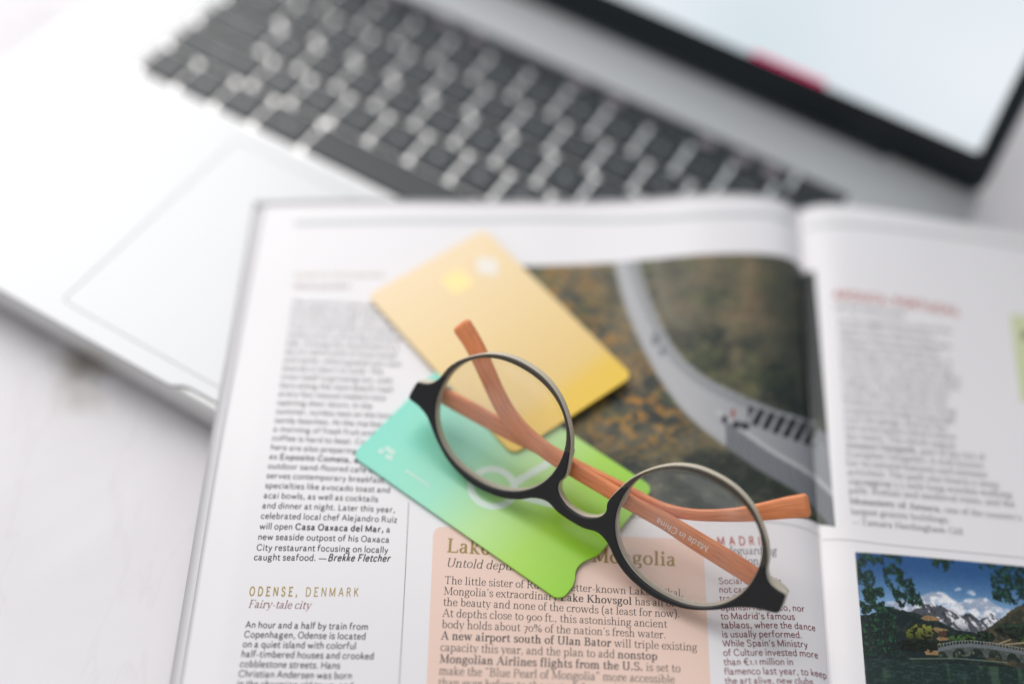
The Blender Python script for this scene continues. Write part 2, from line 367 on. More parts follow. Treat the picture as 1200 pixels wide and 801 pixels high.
def inv(side, x, y):
    s, v = .5, 130.0
    for _ in range(30):
        p = pr(S(side, s, v)); r = p - np.array([x, y])
        J = np.stack([(pr(S(side, s + 1e-4, v)) - p) / 1e-4, (pr(S(side, s, v + 1e-2)) - p) / 1e-2], -1)
        try: d = np.linalg.solve(J, -r)
        except Exception: break
        s += float(np.clip(d[0], -.3, .3)); v += float(np.clip(d[1], -60, 60)); s = min(max(s, -.02), 1.15)
    return np.array([s, v])
V1 = 272.0
mag = tag(empty('magazine', (104, 300, 0)), 'open travel magazine with text columns and photographs lying across the laptop', 'magazine')
mloc = np.array([104, 300, 0])
def mmesh(name, P, F, m, parent, smooth=False): return mesh(name, np.asarray(P) - mloc, F, m, parent, smooth)
su = np.concatenate([np.linspace(0, .12, 40)[:-1], np.linspace(.12, 1, 110)])
def page(side, name, th=.12, v0=0, ds=0, dz=0, m=None, ns=None, nv=110, vend=V1):
    ss = su if ns is None else np.concatenate([np.linspace(0, .12, 14)[:-1], np.linspace(.12, 1, ns)])
    vv = np.linspace(v0, vend, nv); Sg, Vg = np.meshgrid(ss * (1 + ds), vv)
    P = S(side, Sg, Vg); P[..., 2] += dz; n = Sn(side, Sg, Vg); Q = P - n * th
    a = P.reshape(-1, 3); b = Q.reshape(-1, 3); N = len(a); nu = len(ss)
    F = grid_faces(nu, nv); F = F if side > 0 else [f[::-1] for f in F]; F = [f[::-1] for f in F]
    G = [tuple(i + N for i in f[::-1]) for f in F]
    ring = [i for i in range(nu)] + [j * nu + nu - 1 for j in range(1, nv)] + [(nv - 1) * nu + i for i in range(nu - 2, -1, -1)] + [j * nu for j in range(nv - 2, 0, -1)]
    R = []
    for k in range(len(ring)):
        i, j = ring[k], ring[(k + 1) % len(ring)]; R.append((i, j, j + N, i + N))
    return mmesh(name, np.concatenate([a, b]), F + G + R, m or M['paper'], mag, True)
lp = page(-1, 'left_page'); rp = page(1, 'right_page')
lp['label'] = 'bright left page with three text columns'; rp['label'] = 'shaded right page'
for k in range(1, 10):
    j = random.uniform(-.15, .15)
    page(-1, 'page_leaf', .3, -1.2 - .25 * k + j, .0155 + .0003 * k, -.42 * k, M['leaf'] if k % 3 else M['paper'], 50, 50)
    page(1, 'page_leaf', .22, -1.2 - .25 * k + j, .006 + .001 * k, -.42 * k, M['leaf'] if k % 3 else M['paper'], 40, 50)
page(-1, 'back_cover', .3, -3, .0185, -4.35, M['cover'], 50, 50); page(1, 'back_cover', .3, -3, .02, -4.35, M['cover'], 40, 50)

# ------------------------------------------------------------------ a serif alphabet drawn as pen strokes
# c = curved stroke, l = straight stroke, f = flat serif (x, y, half width); x-height .46, capitals .68
SG = {}
def G(ch, adv, *parts): SG[ch] = (adv, parts)
def F_(x, y, h=.11): return ('f', x, y, h)
def bowl(cx, cy, rx, ry, a0=0, a1=360, n=10): return ('c', [(cx + rx * math.cos(math.radians(a0 + (a1 - a0) * k / n)), cy + ry * math.sin(math.radians(a0 + (a1 - a0) * k / n))) for k in range(n + 1)])
G('a', .47, ('c', [(.09, .35), (.12, .42), (.21, .45), (.29, .42), (.32, .34), (.32, .08), (.36, .03), (.43, .04)]), ('c', [(.31, .27), (.20, .25), (.09, .20), (.06, .11), (.11, .03), (.20, .02), (.31, .10)]))
G('b', .54, ('l', [(.13, .03), (.13, .70)]), F_(.08, .69, .05), bowl(.28, .23, .17, .21, 160, -160))
G('c', .44, ('c', [(.37, .35), (.33, .43), (.23, .45), (.11, .38), (.06, .23), (.10, .08), (.22, .01), (.32, .04), (.39, .11)]))
G('d', .55, ('l', [(.41, .02), (.41, .70)]), F_(.37, .69, .06), F_(.45, .02, .06), bowl(.25, .23, .18, .21, 20, 340))
G('e', .46, ('c', [(.07, .25), (.38, .26), (.36, .38), (.24, .45), (.11, .38), (.06, .22), (.12, .06), (.24, .01), (.34, .05), (.39, .12)]))
G('f', .31, ('c', [(.12, .02), (.12, .55), (.17, .67), (.26, .69), (.32, .64)]), F_(.13, .02, .11), F_(.16, .445, .13))
G('g', .50, bowl(.22, .30, .14, .15), ('c', [(.12, .18), (.08, .10), (.18, .05), (.34, .04), (.42, -.04), (.36, -.15), (.20, -.19), (.06, -.14), (.07, -.05), (.16, .03)]), ('l', [(.33, .40), (.46, .44)]))
G('h', .57, ('l', [(.13, .02), (.13, .70)]), F_(.08, .69, .05), F_(.13, .02), ('c', [(.13, .33), (.22, .42), (.32, .45), (.40, .40), (.42, .30), (.42, .02)]), F_(.43, .02))
G('i', .29, ('l', [(.14, .02), (.14, .44)]), F_(.09, .435, .05), F_(.14, .02), ('d', .14, .62))
G('j', .28, ('c', [(.14, .44), (.14, -.08), (.09, -.17), (-.02, -.18)]), F_(.09, .435, .05), ('d', .14, .62))
G('k', .54, ('l', [(.13, .02), (.13, .70)]), F_(.08, .69, .05), F_(.13, .02), ('t', [(.14, .20), (.40, .43)]), ('l', [(.22, .26), (.42, .02)]), F_(.44, .02, .09), F_(.39, .44, .08))
G('l', .29, ('l', [(.14, .02), (.14, .70)]), F_(.09, .69, .05), F_(.14, .02))
G('m', .86, ('l', [(.13, .02), (.13, .44)]), F_(.08, .435, .05), F_(.13, .02), ('c', [(.13, .33), (.22, .42), (.31, .45), (.39, .40), (.42, .30), (.42, .02)]), F_(.42, .02), ('c', [(.42, .33), (.51, .42), (.60, .45), (.68, .40), (.71, .30), (.71, .02)]), F_(.72, .02))
G('n', .57, ('l', [(.13, .02), (.13, .44)]), F_(.08, .435, .05), F_(.13, .02), ('c', [(.13, .33), (.22, .42), (.32, .45), (.40, .40), (.42, .30), (.42, .02)]), F_(.43, .02))
G('o', .51, bowl(.255, .23, .195, .215))
G('p', .55, ('l', [(.13, -.20), (.13, .44)]), F_(.08, .435, .05), F_(.13, -.20), bowl(.29, .23, .18, .21, 155, -155))
G('q', .54, ('l', [(.41, -.20), (.41, .44)]), F_(.41, -.20), bowl(.25, .23, .18, .21, 20, 340))
G('r', .40, ('l', [(.13, .02), (.13, .44)]), F_(.08, .435, .05), F_(.14, .02, .12), ('c', [(.14, .30), (.20, .41), (.29, .45), (.37, .42)]), ('d', .35, .40))
G('s', .40, ('c', [(.33, .35), (.30, .43), (.19, .45), (.09, .40), (.09, .31), (.20, .24), (.32, .17), (.34, .08), (.25, .01), (.13, .02), (.06, .12)]))
G('t', .34, ('c', [(.14, .57), (.14, .12), (.18, .03), (.25, .02), (.32, .06)]), F_(.17, .445, .13))
G('u', .56, ('c', [(.12, .44), (.12, .14), (.16, .04), (.25, .01), (.34, .05), (.41, .12)]), F_(.08, .435, .06), ('l', [(.41, .02), (.41, .44)]), F_(.37, .435, .06), F_(.45, .02, .06))
G('v', .50, ('l', [(.08, .44), (.25, .01)]), ('t', [(.25, .01), (.42, .44)]), F_(.09, .44, .09), F_(.41, .44, .08))
G('w', .75, ('l', [(.08, .44), (.23, .01)]), ('t', [(.23, .01), (.37, .42)]), ('l', [(.37, .42), (.52, .01)]), ('t', [(.52, .01), (.66, .44)]), F_(.09, .44, .09), F_(.37, .44, .08), F_(.65, .44, .08))
G('x', .50, ('l', [(.08, .44), (.42, .02)]), ('t', [(.07, .02), (.41, .44)]), F_(.09, .44, .08), F_(.41, .44, .08), F_(.08, .02, .08), F_(.42, .02, .08))
G('y', .50, ('l', [(.08, .44), (.26, .01)]), ('t', [(.42, .44), (.24, -.03), (.17, -.17), (.07, -.17)]), F_(.09, .44, .09), F_(.41, .44, .08))
G('z', .45, ('t', [(.07, .43), (.38, .43)]), ('l', [(.37, .42), (.08, .03)]), ('t', [(.07, .02), (.39, .02)]), ('t', [(.39, .02), (.40, .12)]))
G('A', .70, ('t', [(.08, .02), (.33, .68)]), ('l', [(.33, .68), (.60, .02)]), ('t', [(.17, .24), (.50, .24)]), F_(.09, .02, .1), F_(.60, .02, .11))
G('B', .62, ('l', [(.15, .02), (.15, .66)]), F_(.12, .66, .09), F_(.12, .02, .09), ('c', [(.15, .66), (.38, .65), (.47, .52), (.38, .38), (.17, .35)]), ('c', [(.17, .35), (.42, .34), (.53, .19), (.42, .03), (.15, .02)]))
G('C', .66, ('c', [(.58, .50), (.50, .64), (.36, .67), (.16, .58), (.07, .34), (.16, .10), (.36, .01), (.50, .05), (.59, .16)]), ('t', [(.58, .50), (.58, .66)]))
G('D', .72, ('l', [(.15, .02), (.15, .66)]), F_(.12, .66, .09), F_(.12, .02, .09), ('c', [(.15, .66), (.40, .65), (.60, .52), (.64, .34), (.58, .14), (.40, .03), (.15, .02)]))
G('E', .60, ('l', [(.15, .02), (.15, .66)]), F_(.30, .66, .24), F_(.30, .02, .25), F_(.28, .35, .14), ('t', [(.54, .66), (.54, .54)]), ('t', [(.55, .02), (.56, .15)]))
G('F', .57, ('l', [(.15, .02), (.15, .66)]), F_(.30, .66, .24), F_(.15, .02, .11), F_(.28, .35, .13), ('t', [(.54, .66), (.54, .53)]))
G('G', .71, ('c', [(.60, .50), (.52, .64), (.36, .67), (.16, .58), (.07, .34), (.16, .10), (.36, .01), (.50, .04), (.59, .10)]), ('l', [(.59, .04), (.59, .30)]), F_(.57, .31, .1))
G('H', .76, ('l', [(.15, .02), (.15, .66)]), ('l', [(.61, .02), (.61, .66)]), F_(.15, .66), F_(.15, .02), F_(.61, .66), F_(.61, .02), ('t', [(.15, .34), (.61, .34)]))
G('I', .36, ('l', [(.18, .02), (.18, .66)]), F_(.18, .66), F_(.18, .02))
G('J', .38, ('c', [(.20, .66), (.20, .06), (.14, -.08), (.02, -.10)]), F_(.20, .66))
G('K', .71, ('l', [(.15, .02), (.15, .66)]), F_(.15, .66), F_(.15, .02), ('t', [(.16, .28), (.56, .66)]), ('l', [(.28, .38), (.60, .02)]), F_(.62, .02, .09), F_(.55, .66, .09))
G('L', .59, ('l', [(.15, .02), (.15, .66)]), F_(.15, .66), F_(.29, .02, .24), ('t', [(.53, .02), (.54, .16)]))
G('M', .88, ('t', [(.14, .02), (.14, .66)]), ('l', [(.15, .66), (.43, .05)]), ('t', [(.43, .05), (.71, .66)]), ('l', [(.73, .02), (.73, .66)]), F_(.13, .02, .1), F_(.11, .66, .08), F_(.73, .02), F_(.76, .66, .08))
G('N', .74, ('t', [(.14, .02), (.14, .66)]), ('l', [(.15, .65), (.60, .03)]), ('t', [(.60, .02), (.60, .66)]), F_(.14, .02, .1), F_(.11, .66, .08), F_(.60, .66, .1))
G('O', .73, bowl(.365, .34, .285, .325, n=14))
G('P', .60, ('l', [(.15, .02), (.15, .66)]), F_(.12, .66, .09), F_(.15, .02), ('c', [(.15, .66), (.40, .65), (.53, .50), (.41, .33), (.15, .31)]))
G('R', .67, ('l', [(.15, .02), (.15, .66)]), F_(.12, .66, .09), F_(.15, .02), ('c', [(.15, .66), (.40, .65), (.50, .50), (.40, .36), (.15, .34)]), ('l', [(.32, .35), (.57, .02)]), F_(.60, .02, .07))
G('S', .55, ('c', [(.45, .52), (.40, .64), (.26, .67), (.11, .60), (.11, .46), (.27, .36), (.45, .26), (.48, .12), (.36, .02), (.20, .01), (.08, .14)]), ('t', [(.46, .50), (.46, .65)]), ('t', [(.08, .03), (.08, .18)]))
G('T', .66, ('l', [(.33, .02), (.33, .66)]), F_(.33, .66, .27), F_(.33, .02), ('t', [(.07, .66), (.06, .53)]), ('t', [(.59, .66), (.60, .53)]))
G('U', .73, ('c', [(.15, .66), (.15, .20), (.22, .05), (.37, .01), (.52, .06), (.59, .20), (.59, .66)]), F_(.15, .66), F_(.59, .66, .1))
G('V', .69, ('l', [(.10, .66), (.35, .01)]), ('t', [(.35, .01), (.59, .66)]), F_(.10, .66, .1), F_(.59, .66, .1))
G('W', .98, ('l', [(.10, .66), (.30, .01)]), ('t', [(.30, .01), (.49, .64)]), ('l', [(.49, .64), (.69, .01)]), ('t', [(.69, .01), (.88, .66)]), F_(.10, .66, .1), F_(.49, .66, .1), F_(.88, .66, .1))
G('0', .50, bowl(.25, .23, .19, .21)); G('1', .40, ('l', [(.20, .02), (.20, .45)]), F_(.20, .02), ('t', [(.10, .40), (.20, .45)]))
G('2', .47, ('c', [(.08, .36), (.16, .45), (.28, .44), (.36, .35), (.30, .22), (.07, .03)]), F_(.24, .03, .17))
G('3', .46, ('c', [(.08, .42), (.20, .46), (.33, .40), (.32, .27), (.18, .20)]), ('c', [(.18, .20), (.35, .16), (.38, -.02), (.26, -.16), (.06, -.18)]))
G('5', .46, ('c', [(.36, .45), (.13, .45), (.11, .22), (.28, .23), (.38, .10), (.32, -.08), (.06, -.16)]))
G('7', .47, F_(.24, .43, .17), ('l', [(.40, .42), (.18, -.18)])); G('9', .50, bowl(.24, .24, .16, .20), ('c', [(.41, .28), (.38, .02), (.26, -.14), (.10, -.18)]))
G('.', .25, ('d', .12, .06)); G(',', .25, ('d', .12, .06), ('t', [(.14, .04), (.07, -.10)])); G('-', .34, F_(.17, .22, .11)); G('—', .95, F_(.47, .22, .42)); G("'", .24, ('d', .12, .62), ('t', [(.14, .62), (.09, .50)]))
G('“', .42, ('d', .11, .60), ('d', .28, .60), ('t', [(.10, .58), (.15, .70)]), ('t', [(.27, .58), (.32, .70)])); G('”', .42, ('d', .13, .64), ('d', .30, .64), ('t', [(.14, .62), (.08, .50)]), ('t', [(.31, .62), (.25, .50)]))
G('(', .33, ('c', [(.26, .74), (.13, .56), (.09, .28), (.14, .0), (.26, -.16)])); G(')', .33, ('c', [(.07, .74), (.20, .56), (.24, .28), (.19, .0), (.07, -.16)]))
G('%', .80, bowl(.19, .48, .12, .14), bowl(.60, .16, .12, .14), ('t', [(.18, .02), (.62, .64)])); G('?', .42, ('c', [(.07, .54), (.17, .67), (.32, .62), (.33, .46), (.20, .34), (.19, .20)]), ('d', .19, .06)); G(' ', .24)
G('€', .62, ('c', [(.54, .56), (.44, .66), (.32, .66), (.18, .54), (.14, .34), (.18, .13), (.32, .01), (.44, .02), (.54, .12)]), F_(.22, .40, .19), F_(.22, .27, .19))
glyph_cache = {}
def glyph(ch, bold):
    k = (ch, bold)
    if k in glyph_cache: return glyph_cache[k]
    adv, parts = SG.get(ch, SG['o']); th, tn = (.125, .05) if bold else (.082, .036)
    V = []; Fs = []; lay = 0
    for p in parts:
        lay += 1; b = len(V)
        if p[0] == 'f':
            x, y, h = p[1:]; h = h * (1.12 if bold else 1); t = tn * .55
            V += [(x - h, y - t, lay), (x + h, y - t, lay), (x + h, y + t, lay), (x - h, y + t, lay)]; Fs.append((b, b + 1, b + 2, b + 3)); continue
        if p[0] == 'd':
            x, y = p[1:]; r = th * .66
            for i in range(8): V.append((x + r * math.cos(i * math.pi / 4), y + r * math.sin(i * math.pi / 4), lay))
            Fs.append(tuple(range(b, b + 8))); continue
        P = np.array(p[1], float)
        if p[0] == 'c': P = catmull(P, 3)
        D = np.gradient(P, axis=0); D /= np.linalg.norm(D, axis=1)[:, None] + 1e-9; Nn = np.stack([-D[:, 1], D[:, 0]], 1)
        if p[0] == 'c': wd = tn + (th - tn) * np.abs(D[:, 1]) ** 1.3
        elif p[0] == 'l': wd = np.full(len(P), th)
        else: wd = np.full(len(P), tn)
        A = P + Nn * wd[:, None] / 2; B = P - Nn * wd[:, None] / 2
        for a, c in zip(A, B): V += [(a[0], a[1], lay), (c[0], c[1], lay)]
        for i in range(len(P) - 1): Fs.append((b + 2 * i + 1, b + 2 * i + 3, b + 2 * i + 2, b + 2 * i))
    glyph_cache[k] = (adv + (.04 if bold else 0), np.array(V).reshape(-1, 3), Fs); return glyph_cache[k]
def serif_line(s, size, bold=False, shear=0, track=0):
    """'*' toggles bold inside the line"""
    x = 0; V = []; Fs = []; n = 0; bd = bold
    for ch in s:
        if ch == '*': bd = not bd; continue
        adv, v, f = glyph(ch, bd)
        if len(v):
            q = v.copy(); q[:, 0] = (v[:, 0] + shear * v[:, 1] + x) * size; q[:, 1] *= size; V.append(q); Fs += [tuple(i + n for i in t) for t in f]; n += len(q)
        x += adv + track
    V = np.concatenate(V) if V else np.zeros((0, 3)); return V, Fs, x * size
sans_cache = {}
def sglyph(ch, wt):
    """the same skeletons without serifs, one even stroke"""
    k = (ch, round(wt, 3))
    if k in sans_cache: return sans_cache[k]
    adv, parts = SG.get(ch, SG['o']); V = []; Fs = []; lay = 0
    for p in parts:
        lay += 1; b = len(V); th = wt
        if p[0] == 'f':
            x, y, h = p[1:]
            if h < .125 and ch not in '-': continue
            t = wt * .43; h += wt * .15
            V += [(x - h, y - t, lay), (x + h, y - t, lay), (x + h, y + t, lay), (x - h, y + t, lay)]; Fs.append((b, b + 1, b + 2, b + 3)); continue
        if p[0] == 'd':
            x, y = p[1:]; r = wt * .62
            if ch == 'r': continue
            for i in range(8): V.append((x + r * math.cos(i * math.pi / 4), y + r * math.sin(i * math.pi / 4), lay))
            Fs.append(tuple(range(b, b + 8))); continue
        P = np.array(p[1], float)
        if p[0] == 't' and ch in 'CEFGLSTz' and np.linalg.norm(P[1] - P[0]) < .17: continue
        if p[0] == 'c': P = catmull(P, 3)
        elif len(P) == 2:
            D0 = (P[1] - P[0]) / np.linalg.norm(P[1] - P[0])
            if abs(D0[0]) < .01 and ch.isalpha(): P = np.array([P[0] - [0, .02], P[1] + [0, .02]]) if P[0][1] < P[1][1] else P
        D = np.gradient(P, axis=0); D /= np.linalg.norm(D, axis=1)[:, None] + 1e-9; Nn = np.stack([-D[:, 1], D[:, 0]], 1)
        wd = wt * (.84 + .16 * np.abs(D[:, 1]))
        A = P + Nn * wd[:, None] / 2; B = P - Nn * wd[:, None] / 2
        for a, c in zip(A, B): V += [(a[0], a[1], lay), (c[0], c[1], lay)]
        for i in range(len(P) - 1): Fs.append((b + 2 * i + 1, b + 2 * i + 3, b + 2 * i + 2, b + 2 * i))
    V = np.array(V).reshape(-1, 3); pl = .030 if ch in 'acdegoqvwxyzstfjTVWYACGOQJ' else .062; pr_ = .030 if ch in 'bceopsvwxyzrkDOPQTVWYA' else (.0 if ch in 'ftrLT' else .060)
    if len(V): x0 = V[:, 0].min(); V[:, 0] += pl - x0; adv = V[:, 0].max() + pr_
    else: adv = .22
    sans_cache[k] = (adv, V, Fs); return sans_cache[k]
def sans_line(s, size, bold=.0, shear=0, track=1.0):
    """'*' toggles bold inside the line"""
    x = 0; V = []; Fs = []; n = 0; base = .094 + bold * 2.2; bd = False
    for ch in s:
        if ch == '*': bd = not bd; continue
        adv, v, f = sglyph(ch, base + (.045 if bd else 0))
        if len(v):
            q = v.copy(); q[:, 0] = (v[:, 0] + shear * v[:, 1] + x) * size; q[:, 1] *= size; V.append(q); Fs += [tuple(i + n for i in t) for t in f]; n += len(q)
        x += adv * (1 + (track - 1) * 1.1) + (track - 1) * .15
    V = np.concatenate(V) if V else np.zeros((0, 3)); return V, Fs, x * size
def sans_line_font(s, size, bold=.0, shear=0, track=1.0):
    V = []; Fs = []; x = 0; n = 0; bd = bold
    segs = s.split('*')
    for i, seg in enumerate(segs):
        b = bold + (.018 if i % 2 else 0)
        if not seg: continue
        co, F = text_obj_mesh(seg, size, b, shear, track)
        w = (co[:, 0].max() if len(co) else 0); lead = 0
        q = np.concatenate([co + [x, 0], np.ones((len(co), 1))], 1); V.append(q); Fs += [tuple(k + n for k in t) for t in F]; n += len(q)
        x += w + size * (.30 if seg.endswith(' ') or (i + 1 < len(segs) and segs[i + 1].startswith(' ')) else .06)
    V = np.concatenate(V) if V else np.zeros((0, 3)); return V, Fs, x
def paragraph(name, page_obj, side, lines, A, B, Cc, ref, m, font='sans', bold=0, shear=0, track=None, nl=None, squash=1.0, capmm=None, lift=.05):
    """A, B: start and end of line number ref (photo pixels); Cc: start of line 0 (or last when ref = 0). The block is laid out in page coordinates."""
    side_ = side; W = 206.0 if side < 0 else 200.0
    a = inv(side, *A); b = inv(side, *B); c = inv(side, *Cc)
    toM = np.array([W, 1.0]); a = a * toM; b = b * toM; c = c * toM      # mm: (d, v)
    mk = (lambda s, z: serif_line(s, z, bool(bold), shear, track or 0)) if font == 'serif' else (lambda s, z: sans_line(s, z, bold, shear, track or 1.0))
    ex = b - a; Lr = np.linalg.norm(ex); ex = ex / Lr
    _, _, w1 = mk(lines[ref], 1.0)
    if w1 <= 0: return
    if len(lines) > 1:
        other = 0 if ref else len(lines) - 1
        step = (c - a) / (other - ref)
        pitch = np.linalg.norm(step)
    else: step = np.array([0., 3.]); pitch = 3.0
    size = capmm / (.68 if font == 'serif' else .68) if capmm else Lr / w1
    if not capmm: size *= 1.13 if font == 'serif' else 1.07
    sx = Lr / (w1 * size)
    ey = np.array([-ex[1], ex[0]]);
    up = -step / pitch if len(lines) > 1 else np.array([0., -1.])
    def xy(q): return S(side, q[0] / W, q[1])[:2]
    J = np.stack([(xy(a + [1, 0]) - xy(a)), (xy(a + [0, 1]) - xy(a))], 1)
    wx = J @ ex; wp_ = np.array([-wx[1], wx[0]]) / np.linalg.norm(wx); wu = J @ up; wp_ = wp_ * np.sign(wp_ @ wu)
    m_ = .5 * wu / np.linalg.norm(wu) + wp_; up = np.linalg.solve(J, m_ / np.linalg.norm(m_)); V = []; Fs = []; n = 0
    for i, s in enumerate(lines):
        if not s.strip(): continue
        v, f, _ = mk(s, size)
        if not len(v): continue
        P2 = a + (i - ref) * step + v[:, :1] * sx * ex + v[:, 1:2] * up
        P = S(side, P2[:, 0] / W, P2[:, 1]); nn = Sn(side, P2[:, 0] / W, P2[:, 1])
        V.append(P + nn * (lift + .0035 * v[:, 2:3])); Fs += [tuple(k + n for k in t) for t in f]; n += len(v)
    o = mmesh(name, np.concatenate(V), Fs, m, page_obj); o['kind'] = 'stuff'; return o
def patch(name, page_obj, side, corners, nu, nv, m, lift=.03, paint=None, trim=None, corner=None, gutter=None):
    """printed patch: corners (photo px) TL TR BR BL -> bilinear in page coordinates; the gutter may be crossed"""
    W = 206.0; cs = []
    for x, y in corners:
        sd = side; q = inv(sd, x, y); cs.append(q)
    cs = np.array(cs)
    if gutter: 
        for i in gutter: cs[i, 0] = 0.0
    bb = np.linspace(0, 1, nv) if not corner else np.concatenate([np.linspace(0, corner[1], 14)[:-1], np.linspace(corner[1], 1, nv - 13)])
    a, b = np.meshgrid(np.linspace(0, 1, nu), bb)
    if corner: a0 = corner[0] * (1 - np.sqrt(np.clip(1 - (1 - np.clip(b / corner[1], 0, 1)) ** 2, 0, 1))); a = a0 + a * (1 - a0)
    q = (cs[0] * (1 - a)[..., None] + cs[1] * a[..., None]) * (1 - b)[..., None] + (cs[3] * (1 - a)[..., None] + cs[2] * a[..., None]) * b[..., None]
    P = S(side, q[..., 0], q[..., 1]); P = P + Sn(side, q[..., 0], q[..., 1]) * lift
    F = [f[::-1] for f in grid_faces(nu, nv)]
    if trim is not None:
        k = trim(a.ravel(), b.ravel()); F = [f for f in F if all(k[i] for i in f)]
    o = mmesh(name, P.reshape(-1, 3), F, m, page_obj, True)
    if paint is not None:
        col = paint(a, b, pr(P)); ca = o.data.color_attributes.new('paint', 'FLOAT_COLOR', 'POINT')
        ca.data.foreach_set('color', np.concatenate([col.reshape(-1, 3), np.ones((nu * nv, 1))], 1).ravel().astype(np.float32))
    return o
def strip(name, page_obj, side, pts, wmm, m, lift=.06):
    W = 206.0 if side < 0 else 200.0
    q = np.array([inv(side, *p) for p in pts]) * [W, 1]; q = catmull(q, 14) if len(pts) > 2 else np.array([q[0] + (q[1] - q[0]) * t for t in np.linspace(0, 1, 60)])
    D = np.gradient(q, axis=0); D /= np.linalg.norm(D, axis=1)[:, None]; N = np.stack([-D[:, 1], D[:, 0]], 1) * wmm / 2
    V = []; 
    for e in (q + N, q - N): V.append(S(side, e[:, 0] / W, e[:, 1]) + Sn(side, e[:, 0] / W, e[:, 1]) * lift)
    n = len(q); P = np.concatenate(V); F = [(i, i + 1, n + i + 1, n + i) for i in range(n - 1)]
    return mmesh(name, P, F, m, page_obj)


# ------------------------------------------------------------------ print on the pages
def vnoise(x, y, sc_, seed, octv=4):
    out = 0; amp = 1; tot = 0
    for o in range(octv):
        r = np.random.default_rng(seed + o); L = r.random((64, 64)); xx = x / sc_ * 2 ** o + 13.7 * o; yy = y / sc_ * 2 ** o + 7.1 * o
        xi = np.floor(xx).astype(int); yi = np.floor(yy).astype(int); fx = xx - xi; fy = yy - yi; fx = fx * fx * (3 - 2 * fx); fy = fy * fy * (3 - 2 * fy)
        a = L[xi % 64, yi % 64]; b = L[(xi + 1) % 64, yi % 64]; c = L[xi % 64, (yi + 1) % 64]; d = L[(xi + 1) % 64, (yi + 1) % 64]
        out = out + amp * ((a * (1 - fx) + b * fx) * (1 - fy) + (c * (1 - fx) + d * fx) * fy); tot += amp; amp *= .5
    return out / tot
def mixc(c, d, k): return c * (1 - k[..., None]) + np.array(d, float) * k[..., None]
def sm(x, a, b): t = np.clip((x - a) / (b - a), 0, 1); return t * t * (3 - 2 * t)
def tolin(c, g=.86): c = np.clip(c, 0, 255) / 255; return np.where(c <= .04045, c / 12.92, ((c + .055) / 1.055) ** 2.4) * g
def inpoly(X, Y, P):
    k = np.zeros(X.shape, bool); n = len(P)
    for i in range(n):
        x1, y1 = P[i]; x2, y2 = P[(i + 1) % n]
        if y1 == y2: continue
        c = ((y1 > Y) != (y2 > Y)) & (X < (x2 - x1) * (Y - y1) / (y2 - y1) + x1); k ^= c
    return k
